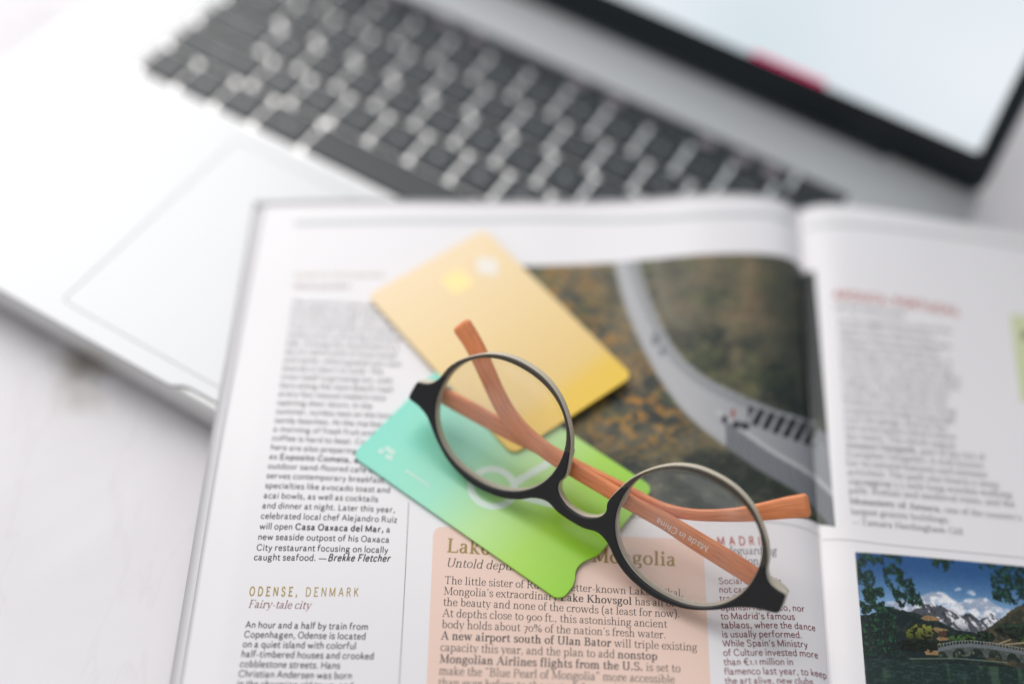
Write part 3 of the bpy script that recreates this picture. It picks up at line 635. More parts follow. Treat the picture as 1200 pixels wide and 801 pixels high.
def paint_road(a, b, P):
    X, Y = P[..., 0], P[..., 1]
    base = np.zeros(X.shape + (3,)) + np.array([66, 68, 58.])
    n1 = vnoise(X, Y * 1.6, 46, 1, 5); n2 = vnoise(X, Y * 1.8, 15, 9, 4); n3 = vnoise(X, Y * 1.5, 6, 21, 3)
    base = mixc(base, (104, 98, 78), sm(n1, .42, .68)); base = mixc(base, (38, 46, 42), sm(1 - n1, .50, .66))
    up = 1 - sm(Y, 300, 460)
    base = mixc(base, (98, 92, 74), up * sm(n2, .35, .7) * .8)
    base = mixc(base, (150, 118, 92), sm(n1 + .25 * n2, .78, .90) * (X > 790) * (1 - sm(Y, 330, 460)) * .55)
    oz = np.exp(-((X - 745) / 70) ** 2 - ((Y - 480) / 62) ** 2) + .8 * np.exp(-((X - 665) / 45) ** 2 - ((Y - 330) / 60) ** 2) + .6 * np.exp(-((X - 710) / 30) ** 2 - ((Y - 395) / 26) ** 2)
    base = mixc(base, (176, 122, 44), np.clip(oz, 0, 1) * sm(n2 * .45 + n3 * .60, .48, .60) * .95)
    base = mixc(base, (150, 128, 92), sm(vnoise(X, Y, 9, 88, 4), .58, .72) * .40)
    base = mixc(base, (96, 104, 66), sm(vnoise(X, Y, 22, 71, 4), .55, .7) * .45)
    base = mixc(base, (34, 42, 36), sm(Y, 500, 570) * sm(n2, .25, .6) * .75 * (X > 600))
    base = mixc(base, (28, 38, 36), sm(X, 860, 935) * (1 - sm(Y, 480, 540)) * .55)
    base = base * (.82 + .36 * n3[..., None])
    # pale thin track
    def rib(pts, k0=1.0):
        q = catmull(pts, 8); yy = q[:, 1]; xx = q[:, 0]; return np.interp(Y, yy, xx)
    xl = rib([(765, 285), (769, 310), (777, 352), (794, 378), (822, 392)]); base = mixc(base, (128, 124, 108), np.exp(-((X - xl) / 5.5) ** 2) * (Y < 388) * .6)
    # concrete viaduct
    le = np.array([(716, 280), (720, 310), (732, 356), (751, 403), (777, 450), (807, 488), (849, 522), (892, 552), (934, 577), (962, 604), (975, 622)]); ri = np.array([(742, 280), (747, 305), (764, 356), (790, 407), (820, 437), (858, 458), (909, 480), (946, 496), (975, 512)])
    L = catmull(le, 8); R = catmull(ri, 8)
    poly = list(map(tuple, L)) + [(995, 622), (995, 520)] + list(map(tuple, R[::-1]))
    k = inpoly(X, Y, poly).astype(float)
    for _ in range(2): k = (k + np.roll(k, 1, 0) + np.roll(k, -1, 0) + np.roll(k, 1, 1) + np.roll(k, -1, 1)) / 5
    xL = np.interp(Y, L[:, 1], L[:, 0]); xR = np.interp(Y, R[:, 1], R[:, 0]); t = np.clip((X - xL) / np.maximum(xR - xL, 1), 0, 1)
    dL = np.full(X.shape, 1e9); dR = dL.copy()
    for q in L[::2]: dL = np.minimum(dL, np.hypot(X - q[0], Y - q[1]))
    for q in R[::2]: dR = np.minimum(dR, np.hypot(X - q[0], Y - q[1]))
    road = np.zeros_like(base) + np.array([182, 182, 184.]); road = mixc(road, (132, 134, 140), sm(X, 800, 950) * .8)
    road = mixc(road, (112, 114, 118), np.exp(-((dR - 8) / 4) ** 2) * .55)
    lower = (dL < 26) & (X > 850); road = np.where(lower[..., None], np.array([118, 121, 126.]) * (.9 + .16 * (np.sin((X + Y * .5) * 1.15) > 0))[..., None], road)
    road = mixc(road, (205, 206, 208), np.exp(-((dL - 27) / 2.2) ** 2) * (X > 840) * .8)
    road = mixc(road, (190, 190, 192), np.exp(-((dL - 12) / 1.5) ** 2) * (X < 850) * .5)
    base = mixc(base, (0, 0, 0), k); base = base + road * k[..., None]
    # gallery arches, cars
    t2 = sm(X, 872, 884) * (1 - sm(X, 952, 958)); yc = 484 + (X - 872) * .30
    arch = (np.abs(Y - yc) < 10 + (X - 872) * .07) & (np.mod(X - 872 + (Y - yc) * .45, 12.5) < 8.0)
    base = np.where((arch & (t2 > .3))[..., None], np.array([28, 30, 34.]), base)
    top = (np.abs(Y - (yc - 13)) < 1.8) & (t2 > .3); base = np.where(top[..., None], np.array([150, 152, 156.]), base)
    for cx, cy, rx, ry, c in ((849, 491, 4, 5, (30, 30, 36)), (859, 484, 2.2, 6.5, (150, 70, 60)), (863, 497, 6, 4.5, (28, 28, 32)), (873, 499, 6, 5, (36, 36, 42)), (768, 398, 5, 8, (120, 122, 128)), (776, 412, 4, 5, (110, 112, 118))):
        base = mixc(base, c, (1 - sm(np.hypot((X - cx) / rx, (Y - cy) / ry), .7, 1.1)))
    base = mixc(base, (26, 32, 34), sm(X, 938, 945) * (1 - sm(Y, 480, 500)) * .85)
    return tolin(base)
def paint_lake(a, b, P):
    X, Y = 1002 + 238 * a, 647 + 165 * b   # the print's own units
    Z = lambda zx, zy: (990 + zx / 4.686, 630 + zy / 4.686 - (zx / 4.686 - 12) * .085)
    c = np.zeros(X.shape + (3,)); v = (Y - 647) / 90
    c[:] = np.array([38, 78, 126.]); c = mixc(c, (122, 158, 192), sm(v, .1, .85))
    n = vnoise(X, Y, 14, 5, 5); nf = vnoise(X, Y, 4, 77, 4); nn = vnoise(X, Y, 2.2, 99, 3)
    def pg(pts): return inpoly(X + 1.3 * (nf - .5) * 2, Y + 1.8 * (nf - .5) * 2, [Z(*p) for p in pts])
    c = np.where((Y > Z(0, 560)[1])[..., None], np.array([20, 32, 28.]), c)
    cl = pg([(160, 430), (200, 370), (300, 365), (400, 345), (430, 330), (490, 316), (530, 332), (560, 362), (600, 384), (640, 366), (700, 356), (750, 360), (790, 392), (830, 420), (880, 430), (900, 520), (160, 560)])
    cc = np.zeros_like(c) + np.array([222, 222, 226.]); cc = mixc(cc, (150, 160, 180), sm(vnoise(X, Y * 1.3, 9, 55, 5), .40, .66)); ck = cl.astype(float)
    for _ in range(5): ck[1:-1, 1:-1] = (ck[1:-1, 1:-1] + ck[:-2, 1:-1] + ck[2:, 1:-1] + ck[1:-1, :-2] + ck[1:-1, 2:]) / 5
    ck = ck * (1 - .5 * sm(vnoise(X, Y, 6, 19, 4), .5, .75)); c = c * (1 - ck[..., None]) + cc * ck[..., None]
    for (qx, qy, r) in ((605, 303, 4), (670, 325, 5), (590, 310, 3), (685, 335, 3)):
        x0, y0 = Z(qx, qy); c = mixc(c, (190, 200, 215), np.clip(1.2 - np.hypot(X - x0, (Y - y0) * 1.6) / r - (nf - .5), 0, 1) * .8)
    mt = pg([(310, 440), (360, 415), (410, 395), (450, 388), (500, 402), (560, 440), (600, 462), (655, 448), (700, 488), (740, 478), (772, 452), (800, 486), (840, 520), (900, 640), (300, 640)])
    mc = np.zeros_like(c) + np.array([74, 76, 84.]); mc = mixc(mc, (228, 228, 232), (sm(vnoise(X - .6 * Y, Y * .6, 4, 33, 4), .50, .62)) * (1 - sm(Y, 724, 744)) * .95 * (X > 1078)); mc = mixc(mc, (44, 48, 52), sm(nf, .5, .75) * .7); c = np.where(mt[..., None], mc, c)
    rh = pg([(1250, 300), (1100, 330), (984, 375), (940, 400), (880, 440), (840, 472), (800, 500), (740, 540), (690, 560), (640, 700), (1250, 900)])
    rc = mixc(np.zeros_like(c) + np.array([44, 46, 38.]), (74, 66, 50), sm(nf, .4, .7)); c = np.where(rh[..., None], rc, c)
    lh = pg([(40, 440), (180, 430), (205, 405), (220, 396), (240, 412), (300, 425), (340, 436), (420, 462), (500, 505), (560, 540), (640, 556), (700, 575), (720, 760), (40, 760)])
    lc = mixc(np.zeros_like(c) + np.array([18, 30, 32.]), (34, 46, 40), sm(nf, .45, .7)); c = np.where(lh[..., None], lc, c)
    # pagoda roofs and body
    for q in ([(378, 470), (400, 456), (440, 458), (492, 478), (470, 488), (400, 484)], [(432, 534), (455, 524), (520, 538), (526, 546), (450, 548)], [(452, 588), (470, 578), (540, 590), (552, 598), (470, 602)], [(380, 650), (400, 646), (460, 656), (458, 682), (390, 676)]):
        c = np.where(inpoly(X, Y, [Z(*p) for p in q])[..., None], np.array([140, 112, 78.]) * (.75 + .4 * nn[..., None]), c)
    c = np.where(inpoly(X, Y, [Z(*p) for p in [(462, 548), (510, 548), (515, 578), (470, 578)]])[..., None], np.array([70, 46, 36.]), c)
    # shrubs
    for cx, cy, rx, ry, col, th in ((380, 548, 88, 48, (112, 116, 50), .50), (320, 560, 36, 36, (92, 102, 38), .5), (330, 620, 110, 40, (20, 34, 22), .35), (430, 625, 60, 30, (24, 36, 24), .3), (600, 598, 80, 26, (62, 96, 44), .42), (720, 590, 60, 40, (36, 60, 40), .42), (900, 560, 120, 50, (38, 52, 38), .4), (960, 620, 60, 36, (54, 88, 44), .45), (1100, 560, 120, 110, (30, 44, 36), .35), (480, 628, 24, 14, (120, 130, 60), .4)):
        x0, y0 = Z(cx, cy); k = 1 - np.hypot((X - x0) / (rx / 4.686), (Y - y0) / (ry / 4.686)) + (vnoise(X, Y, 5, int(cx), 4) - .5) * .9
        cs = mixc(np.zeros_like(c) + np.array(col, float), np.array(col) * .22, sm(vnoise(X, Y * 1.2, 3, 7 + int(cx), 4), .40, .66)); cs = cs * (1.1 - .5 * sm(Y, y0 - ry / 4.686, y0 + ry / 4.686))[..., None]; c = np.where((k > .1)[..., None], cs, c)
    # far roofs right
    for q in ([(775, 632), (860, 606), (868, 612), (790, 640)], [(820, 634), (945, 626), (950, 638), (830, 642)]): c = np.where(inpoly(X, Y, [Z(*p) for p in q])[..., None], np.array([140, 122, 96.]), c)
    # water
    yw = Z(0, 664)[1] + (X - 1002) * .045 + .3; wk = Y > yw
    wc = mixc(np.zeros_like(c) + np.array([22, 40, 36.]), (62, 84, 62), sm(vnoise(X, Y * .25, 9, 61, 3), .48, .72) * .7); wc = mixc(wc, (70, 88, 96), (vnoise(X * .3, Y, 1.6, 41, 2) > .62).astype(float) * .35); c = np.where(wk[..., None], wc, c)
    # bridge (round arches)
    bx = np.array([Z(*p)[0] for p in [(458, 650), (560, 634), (640, 634), (760, 652), (860, 676), (984, 708), (1150, 760)]]); by = np.array([Z(*p)[1] for p in [(458, 650), (560, 634), (640, 634), (760, 652), (860, 676), (984, 708), (1150, 760)]])
    yb = np.interp(X, bx, by); on = (X > bx[0]) & (X < bx[-1])
    under = on & (Y > yb + 2) & (Y < yb + 13 - (X < 1098) * 4); um = np.mod(X - 1098 - 3, 21) - 10.5; pier = (um / 7.6) ** 2 + ((Y - yb - 12) / 8.6) ** 2 < 1
    c = np.where(under[..., None], np.where(pier[..., None], np.array([24, 34, 30.]) + np.array([60, 66, 44.]) * sm(nf, .5, .8)[..., None], np.array([80, 86, 82.]) * (.6 + .6 * nf[..., None])), c)
    c = np.where((on & (np.abs(Y - yb) < 2.2))[..., None], np.array([96, 102, 106.]), c); c = np.where((on & (Y < yb - 2.2) & (Y > yb - 6.5) & (np.mod(X, 3.6) < 1.0))[..., None], np.array([122, 124, 120.]), c)
    c = np.where((on & (np.abs(Y - yb + 5.6) < .45))[..., None], np.array([116, 120, 118.]), c)
    ls = np.interp(X, [Z(300, 692)[0], Z(560, 705)[0], Z(830, 744)[0]], [Z(300, 692)[1], Z(560, 705)[1], Z(830, 744)[1]]); c = mixc(c, (112, 128, 108), np.exp(-((Y - ls) / .8) ** 2) * (X > Z(300, 0)[0]) * (X < Z(830, 0)[0]) * .8)
    # leaves of the near trees
    r = np.random.default_rng(5); hx = (X[0, 1] - X[0, 0]); hy = (Y[1, 0] - Y[0, 0]); ny, nx = X.shape
    def leaf(x, y, ln, wd, ang, col):
        i0 = int((x - X[0, 0] - ln) / hx); i1 = int((x - X[0, 0] + ln) / hx) + 2; j0 = int((y - Y[0, 0] - ln) / hy); j1 = int((y - Y[0, 0] + ln) / hy) + 2
        i0, j0 = max(i0, 0), max(j0, 0); i1, j1 = min(i1, nx), min(j1, ny)
        if i0 >= i1 or j0 >= j1: return
        dx = X[j0:j1, i0:i1] - x; dy = Y[j0:j1, i0:i1] - y; u = dx * math.cos(ang) + dy * math.sin(ang); w_ = -dx * math.sin(ang) + dy * math.cos(ang)
        c[j0:j1, i0:i1][(u / ln) ** 2 + (w_ / wd) ** 2 < 1] = col
    cols = [(10, 32, 30), (8, 22, 22), (18, 48, 38), (36, 78, 50), (9, 26, 20)]
    gx, gy = np.meshgrid(np.arange(476.) / 2, np.arange(330.) / 2); gapn = vnoise(gx, gy, 7, 301, 3)
    def spray(box, n_, ln=2.2, wd=.75, dens=None):
        for _ in range(n_):
            x = r.uniform(box[0], box[2]); y = r.uniform(box[1], box[3]); X_, Y_ = Z(x, y)
            if dens is not None and not dens(x, y): continue
            if gapn[min(int((Y_ - 647) * 2) % 330, 329), min(int((X_ - 1002) * 2) % 476, 475)] < .44: continue
            leaf(X_, Y_, ln * r.uniform(.6, 1.2), wd * r.uniform(.7, 1.2), r.normal(1.1, .45), cols[r.integers(5)])
    spray((40, 70, 340, 290), 1500, dens=lambda x, y: y < 110 + 60 * math.sin(x / 38.) + x * .25 + 50)
    spray((200, 180, 400, 400), 1300, dens=lambda x, y: abs((x - 215) * .9 - (y - 180) * .45 - 20) < 62 + r.normal(0, 8))
    spray((50, 180, 150, 340), 260); spray((60, 290, 190, 420), 800, 1.8, 1.0); spray((70, 400, 240, 660), 1500, 1.8, 1.2)
    spray((430, 100, 590, 210), 600, dens=lambda x, y: y < 205 - abs(x - 530) * .9)
    spray((640, 120, 1250, 260), 1500, dens=lambda x, y: y < 120 + (x - 640) * .55); spray((790, 200, 1250, 400), 2000, dens=lambda x, y: y < 400 - abs(x - 900) * .3 or x > 960)
    c = c * (.90 + .20 * vnoise(X, Y, 1.3, 501, 2))[..., None]
    c[1:-1, 1:-1] = (c[1:-1, 1:-1] * 2 + c[:-2, 1:-1] + c[2:, 1:-1] + c[1:-1, :-2] + c[1:-1, 2:]) / 6
    return tolin(c * 1.06 + 3, .86)

b = patch('tint_box', lp, -1, [(508, 616), (824, 632), (833, 812), (499.5, 812)], 60, 40, M['tint'], .025, corner=(.035, .062))
gv = [( inv(-1, 943, 306)), inv(-1, 962, 613)]
road = patch('photograph', lp, -1, [(528, 313), (940.5, 314), (961.5, 613), (520, 590)], 300, 230, M['photo_print'], .03, paint_road, gutter=(1, 2))
road['label'] = 'printed photograph of a road curving through autumn hills'
road2 = patch('photograph', rp, 1, [(943.6, 319), (955, 317), (979, 617), (963.5, 614)], 30, 160, M['photo_print'], .03, paint_road, gutter=(0, 3))
lake = patch('photograph', rp, 1, [(1002, 646.5), (1240, 667), (1258, 812), (1015.5, 812)], 480, 330, M['photo_print'], .03, paint_lake)
lake['label'] = 'printed photograph of a lake, pagoda and snowy mountain'
INK, SOFT = M['ink'], M['ink_soft']
colA = ['The stretch of coast near Puerto', 'Escondido has long drawn surfers', 'to its famous break, and a new', 'crop of small hotels and casual', 'restaurants is drawing everyone', 'else. Among the newcomers is a', 'set of cabins built of local wood', 'and stone, where guests can rent', 'boards or learn to cook. The', 'town itself is growing too, with', 'bars along the main beach road', 'and a few mezcal makers now', 'opening their doors. In the', 'summer, turtles nest on the long', 'sandy beaches. At the market,', 'a morning of fresh fruit and', 'coffee is hard to beat. Cooks', 'here are also preparing dishes', 'as *Exposito Cometa, an* all', 'outdoor sand-floored cafe that', 'serves contemporary breakfast', 'specialties like avocado toast and', 'acai bowls, as well as cocktails', 'and dinner at night. Later this year,', 'celebrated local chef Alejandro Ruiz', 'will open *Casa Oaxaca del Mar,* a', 'new seaside outpost of his Oaxaca', 'City restaurant focusing on locally']
paragraph('text_column', lp, -1, colA, (300, 644.5), (455, 647.5), (342, 357), 27, INK, bold=.006)
paragraph('text_line', lp, -1, ['caught seafood. —'], (297, 655.8), (383, 656.8), (340, 357), 0, INK, bold=.006)
paragraph('byline', lp, -1, ['Brekke Fletcher'], (383.5, 656.8), (457, 657.6), (340, 357), 0, INK, bold=.02, shear=.25, capmm=2.35)
paragraph('headline', lp, -1, ['PUERTO ESCONDIDO,'], (345, 325), (455, 325), (345, 325), 0, M['gold_ink'], bold=.008, track=1.25)
paragraph('headline', lp, -1, ['Beach paradise'], (344, 338), (410, 338), (344, 338), 0, M['wine_ink'], 'serif', shear=.2)
paragraph('headline', lp, -1, ['ODENSE,'], (291.5, 697.5), (350, 698.0), (291, 697), 0, M['gold_ink'], bold=.016, track=1.32, capmm=2.9)
paragraph('headline', lp, -1, ['DENMARK'], (357.5, 698.2), (423, 698.6), (357, 698), 0, M['gold_ink'], bold=.0, track=1.32, capmm=2.9)
paragraph('subheading', lp, -1, ['Fairy-tale city'], (290.5, 711.5), (364, 713.2), (290, 711), 0, M['wine_ink'], 'serif', shear=.2)
colO = ['An hour and a half by train from', 'Copenhagen, Odense is located', 'on a quiet island with colorful', 'half-timbered houses and crooked', 'cobblestone streets. Hans', 'Christian Andersen was born', 'in the charming old town, and', 'his stories are still told in']
paragraph('text_column', lp, -1, colO, (287, 735), (431.5, 737.5), (275.5, 816), 0, INK, bold=.006)
paragraph('title', lp, -1, ['Lake Khovsgol, Mongolia'], (523.5, 646.5), (793, 663), (523, 646), 0, M['gold_ink_dark'], 'serif', bold=1)
paragraph('subheading', lp, -1, ['Untold depths'], (522.5, 663.5), (610, 668.5), (522, 663), 0, INK, 'serif', shear=.2)
colM = ["The little sister of Russia's better-known Lake Baikal,", "Mongolia's extraordinary *Lake Khovsgol* has all of", 'the beauty and none of the crowds (at least for now).', 'At depths close to 900 ft., this astonishing ancient', "body holds about 70% of the nation's fresh water.", '*A new airport south of Ulan Bator* will triple existing', 'capacity this year, and the plan to add *nonstop*', '*Mongolian Airlines flights from the U.S.* is set to', 'make the “Blue Pearl of Mongolia” more accessible', 'than ever before to the rest of the world.']
paragraph('text_column', lp, -1, colM, (519, 709), (797, 723.2), (520.5, 683.5), 2, INK, 'serif')
paragraph('headline', lp, -1, ['MADRID'], (840.5, 638.5), (905, 638.5), (840, 638), 0, M['red_ink'], bold=.02, track=1.35, capmm=3.1)
paragraph('subheading', lp, -1, ['Safeguarding', 'tradition'], (842, 649.3), (910.5, 649.5), (843, 661.5), 0, INK, 'serif', shear=.2, capmm=2.95)
colS = ['Social dancing is', 'not carved in the', 'tradition alone of', 'Spanish flamenco, nor', "to Madrid's famous", 'tablaos, where the dance', 'is usually performed.', "While Spain's Ministry", 'of Culture invested more', 'than €1.1 million in', 'flamenco last year, to keep', 'the art alive, new clubs']
paragraph('text_column', lp, -1, colS, (844, 714.7), (943.5, 716.5), (842, 683.8), 3, M['wine_ink'], bold=.001)
strip('rule_line', lp, -1, [(479, 588), (474, 690), (467.5, 806)], .22, M['rule'])
strip('rule_line', lp, -1, [(735, 606), (790, 606.5), (850, 608.5), (909, 612), (940, 618), (960, 628)], .20, M['rule'])
strip('rule_line', rp, 1, [(964, 632.5), (1050, 639), (1200, 653.5), (1260, 660)], .22, M['rule'])
strip('header_rule', lp, -1, [(345, 262), (500, 259), (640, 257), (780, 256), (850, 252), (900, 252), (928, 262)], 2.4, M['pale'])
strip('header_rule', rp, 1, [(945, 268), (985, 263), (1060, 269), (1150, 281), (1230, 294)], 2.0, M['pale'])
colR = ['In the hills to the south of the', 'Douro river, a small town offers', 'a quiet stay among slate roofed', 'villages, vineyards and clear', 'rivers that run cold all year.', 'Walkers come here for a long', 'suspension bridge hung high', 'over the gorge, and for the', 'old stone paths which follow', 'the water. The whole region', '*Arouca Geopark*, part of the list of', 'European Geoparks, is well known', 'for its natural features and extreme', 'activities. The park also boasts a steep', 'zigzagging 5.5 mile long wooden walking', 'path. Roman and medieval ruins, and the']
paragraph('text_column', rp, 1, ['In the rugged hills south of the', 'Douro river, a small town', 'offers a quiet stay among slate', 'villages, vineyards and the', 'rivers that run cold all year. It'] + colR, (994.5, 577.5), (1190, 594), (982, 378), 20, SOFT, 'serif')
paragraph('text_column', rp, 1, ["*Monastery of Arouca,* one of the country's", 'largest granite buildings.', '—Tamara Hardingham-Gill'], (995.8, 590), (1197.5, 609.8), (998.5, 614.5), 0, INK, 'serif')
paragraph('headline', rp, 1, ['AROUCA, PORTUGAL'], (976, 350), (1125, 370), (976, 350), 0, M['red_ink'], bold=.03, capmm=3.8)
paragraph('subheading', rp, 1, ['Off the beaten path'], (977, 362.5), (1060, 371), (977, 362), 0, SOFT, 'serif', shear=.2, bold=1)
patch('tint_box', rp, 1, [(1184, 368), (1330, 384), (1340, 486), (1196, 470)], 20, 14, M['tint_green'], .03)
paragraph('text_line', rp, 1, ['A R'], (1197, 398), (1232, 401), (1197, 398), 0, INK, bold=.03, capmm=4.5)



# ------------------------------------------------------------------ the two cards
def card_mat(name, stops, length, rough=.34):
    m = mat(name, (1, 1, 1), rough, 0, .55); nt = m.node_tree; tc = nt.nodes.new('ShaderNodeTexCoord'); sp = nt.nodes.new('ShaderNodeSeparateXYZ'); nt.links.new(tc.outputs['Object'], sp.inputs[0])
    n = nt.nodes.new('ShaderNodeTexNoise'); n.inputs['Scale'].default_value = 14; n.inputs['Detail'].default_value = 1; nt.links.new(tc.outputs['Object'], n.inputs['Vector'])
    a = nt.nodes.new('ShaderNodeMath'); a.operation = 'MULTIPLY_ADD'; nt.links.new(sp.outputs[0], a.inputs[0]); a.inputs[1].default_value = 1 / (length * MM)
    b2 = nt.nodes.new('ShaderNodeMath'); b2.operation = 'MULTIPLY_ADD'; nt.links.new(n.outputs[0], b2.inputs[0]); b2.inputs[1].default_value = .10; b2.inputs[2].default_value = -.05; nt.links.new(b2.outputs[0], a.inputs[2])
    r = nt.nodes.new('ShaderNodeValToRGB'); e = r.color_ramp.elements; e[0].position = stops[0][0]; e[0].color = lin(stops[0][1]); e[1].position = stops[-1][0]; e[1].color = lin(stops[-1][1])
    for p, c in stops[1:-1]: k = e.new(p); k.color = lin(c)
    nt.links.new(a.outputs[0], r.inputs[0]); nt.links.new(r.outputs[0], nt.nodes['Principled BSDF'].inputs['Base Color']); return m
def card(name, label, A, B, zA, zB, zside, wd, mt, outline_fn):
    """A, B: the two ends of one long side (photo px); local x runs A -> B, local y across the card"""
    a = at(*A, zA); b = at(*B, zB); ex = (b - a); ln = np.linalg.norm(ex); ex /= ln
    cy = np.array([-ex[1], ex[0], 0]); cy = cy - ex * (cy @ ex); cy /= np.linalg.norm(cy); cy[2] += zside / wd; cy /= np.linalg.norm(cy); cz = np.cross(ex, cy)
    o = empty(name); o.matrix_world = Matrix([[ex[i], cy[i], cz[i], a[i] * MM] for i in range(3)] + [[0, 0, 0, 1]])
    tag(o, label, 'card'); return o, ln, a, ex, cy
def loc2(frame, px):   # photo px -> card plane coordinates
    o, ln, a, ex, cy = frame; n = np.cross(ex, cy); d = RW.T @ np.array([(px[0] - 600) / FPX, (px[1] - 400.5) / FPX, 1]); t = ((a - CW) @ n) / (d @ n); P = CW + d * t - a; return (P @ ex, P @ cy)
gm = card_mat('green_card_print', [(0, (120, 212, 192)), (.35, (146, 218, 188)), (.58, (176, 220, 140)), (.78, (164, 212, 72)), (1, (146, 204, 40))], 83)
gf = card('green_card', 'teal to green plastic card with a white ring, partly beneath the yellow card', (412, 533), (657, 704), 22.0, 22.4, 1.6, 53, gm, None)
L1 = gf[1]
def notched(L, W):
    P = rrect(0, 0, L, W, 3.2, 6)
    # the short side at x = L: thumb notch; corners start with the (L, W) one, its arc begins at (L, W - r)
    nt = catmull([(L, 6.5), (L - .9, 9), (L - 2.2, 11.3), (L - 2.7, 13.5), (L - 2.3, 16), (L - 1.2, 18.5), (L - .25, 20.6), (L, 22)], 5)
    return P + [tuple(p) for p in nt]
plate('card_body', [notched(L1, 53)], -.8, 0, .12, gm, gf[0])
wp, fp = M['white_print'], M['faint_print']
cx, cy_ = loc2(gf, (577.5, 571)); 
plate('printed_ring', [[(cx + 8.4 * math.cos(t), cy_ + 8.2 * math.sin(t)) for t in np.linspace(0, 2 * math.pi, 49)[:-1]], [(cx + 6.0 * math.cos(t), cy_ + 5.8 * math.sin(t)) for t in np.linspace(0, 2 * math.pi, 49)[:-1]]], .02, .05, .005, M['ring'], gf[0])
def bar(frame, p, q, wmm, name, m, z=.02):
    p = np.array(loc2(frame, p)); q = np.array(loc2(frame, q)); d = (q - p) / np.linalg.norm(q - p); n = np.array([-d[1], d[0]]) * wmm / 2
    return plate(name, [[tuple(p - n), tuple(q - n), tuple(q + n), tuple(p + n)]], z, z + .03, .005, m, frame[0])
bar(gf, (602, 566), (645, 541), 2.6, 'printed_stroke', M['ring'], .022); bar(gf, (604, 580), (652, 592), 2.4, 'printed_stroke', M['ring'], .024)
for p, q in (((444, 527), (449, 530)), ((452, 524), (462, 531)), ((452, 534), (460, 537))): bar(gf, p, q, 1.6, 'printed_logo', fp)
for i in range(9):
    t = i / 9; bar(gf, (476 + 28 * t, 551 + 19 * t), (476 + 28 * t + 2.1, 551 + 19 * t + 1.5), .9, 'printed_letter', fp)
ym = card_mat('yellow_card_print_sheen', [(0, (232, 207, 166)), (.5, (226, 196, 134)), (.80, (222, 188, 108)), (.89, (226, 186, 48)), (1, (228, 188, 30))], 85)  # pale far part is sheen painted into the yellow; the near end lacks it
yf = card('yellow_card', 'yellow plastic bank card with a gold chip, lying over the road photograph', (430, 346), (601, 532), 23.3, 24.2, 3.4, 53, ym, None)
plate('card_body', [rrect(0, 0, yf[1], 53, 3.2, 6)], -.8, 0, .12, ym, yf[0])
cx, cy_ = loc2(yf, (536, 330)); plate('card_chip', [rrect(cx - 4.6, cy_ - 4.2, cx + 4.6, cy_ + 4.2, 1)], .01, .07, .01, M['gold'], yf[0])
for k in (-1.6, 1.6): plate('chip_line', [rrect(cx - 4.4, cy_ + k - .12, cx + 4.4, cy_ + k + .12, .05)], .072, .08, .002, M['rule'], yf[0])
cx, cy_ = loc2(yf, (571, 312)); plate('printed_logo', [[(cx + 5.2 * math.cos(t) * (.75 + .25 * abs(math.cos(2 * t))), cy_ + 4.4 * math.sin(t) * (.75 + .25 * abs(math.cos(2 * t)))) for t in np.linspace(0, 2 * math.pi, 33)[:-1]]], .02, .05, .005, mat('cream_print', (.80, .74, .66), .4), yf[0])



# ------------------------------------------------------------------ glasses: folded, upside down, leaning back on the brow edge
GM = np.array([[0.89169, 0.26826, -0.36458], [-0.45257, 0.51452, -0.72832], [-0.00779, 0.81443, 0.5802]]); GS = .99
GT = np.array([30.69, 251.661, 39.83]); GT = CW + (GT - CW) * GS
gl = empty('glasses'); gl.matrix_world = Matrix([[GM[i][j] for j in range(3)] + [GT[i] * MM] for i in range(3)] + [[0, 0, 0, 1]])
tag(gl, 'folded round eyeglasses with black front and orange wood temples, lying upside down', 'eyeglasses')
def ul(x, y, zl=0):
    d = RW.T @ np.array([(x - 600) / FPX, (y - 400.5) / FPX, 1]); n = GM[:, 2]; t = ((GT + n * zl - CW) @ n) / (d @ n); return (GM.T @ (CW + t * d - GT))[:2]
CX, A_, B_ = 34.6, 23.1, 20.2
def lens_pts(sg, grow=0, n=72, a0=0, a1=2 * math.pi, end=False):
    P = []
    for k in range(n + (1 if end else 0)):
        t = a0 + (a1 - a0) * k / n; c, s_ = math.cos(t), math.sin(t); e = .93
        P.append((sg * (CX + (A_ + grow) * math.copysign(abs(c) ** e, c)), (B_ + grow) * math.copysign(abs(s_) ** e, s_)))
    return P
outer = [(0, -15.4), (4.8, -15.1), (9.5, -13.9), (13.9, -15.3), (18, -18.4), (23, -20.9), (29.3, -22.3), (36, -22.5), (44.5, -20.4), (51.6, -16.2), (58, -11.0), (63.3, -8.2), (67.4, -6.9), (69.0, -5.6), (68.4, -.6), (67.4, .1), (65.4, .2), (62.4, .9), (60.0, 3.4), (58.7, 7), (55.9, 11.5), (51.8, 15.6), (46.9, 19.1), (41, 21.3), (34.5, 21.9), (27.5, 21.0), (21.3, 18.3), (16.1, 14.0), (11.8, 8.4), (9.5, 3.0), (7.9, -3.0), (8.7, -6.4), (7.4, -9.3), (3.6, -11.5), (0, -12.0)]
oc = catmull(outer, 5)
half = [tuple(p) for p in oc]
bot_i = [i for i, p in enumerate(half)]
full = half + [(-x, y) for x, y in half[::-1][1:-1]]
def wrap(co):
    k = np.clip((-co[:, 0] - 58) / 10, 0, 1.2)          # one end of the worn frame is bent a little
    co = np.stack([co[:, 0] + 2.0 * k, co[:, 1] - 2.4 * k, co[:, 2]], 1)
    return np.stack([co[:, 0], co[:, 1], co[:, 2] - .0011 * co[:, 0] ** 2 * (np.abs(co[:, 0]) / 68) * .3], 1)
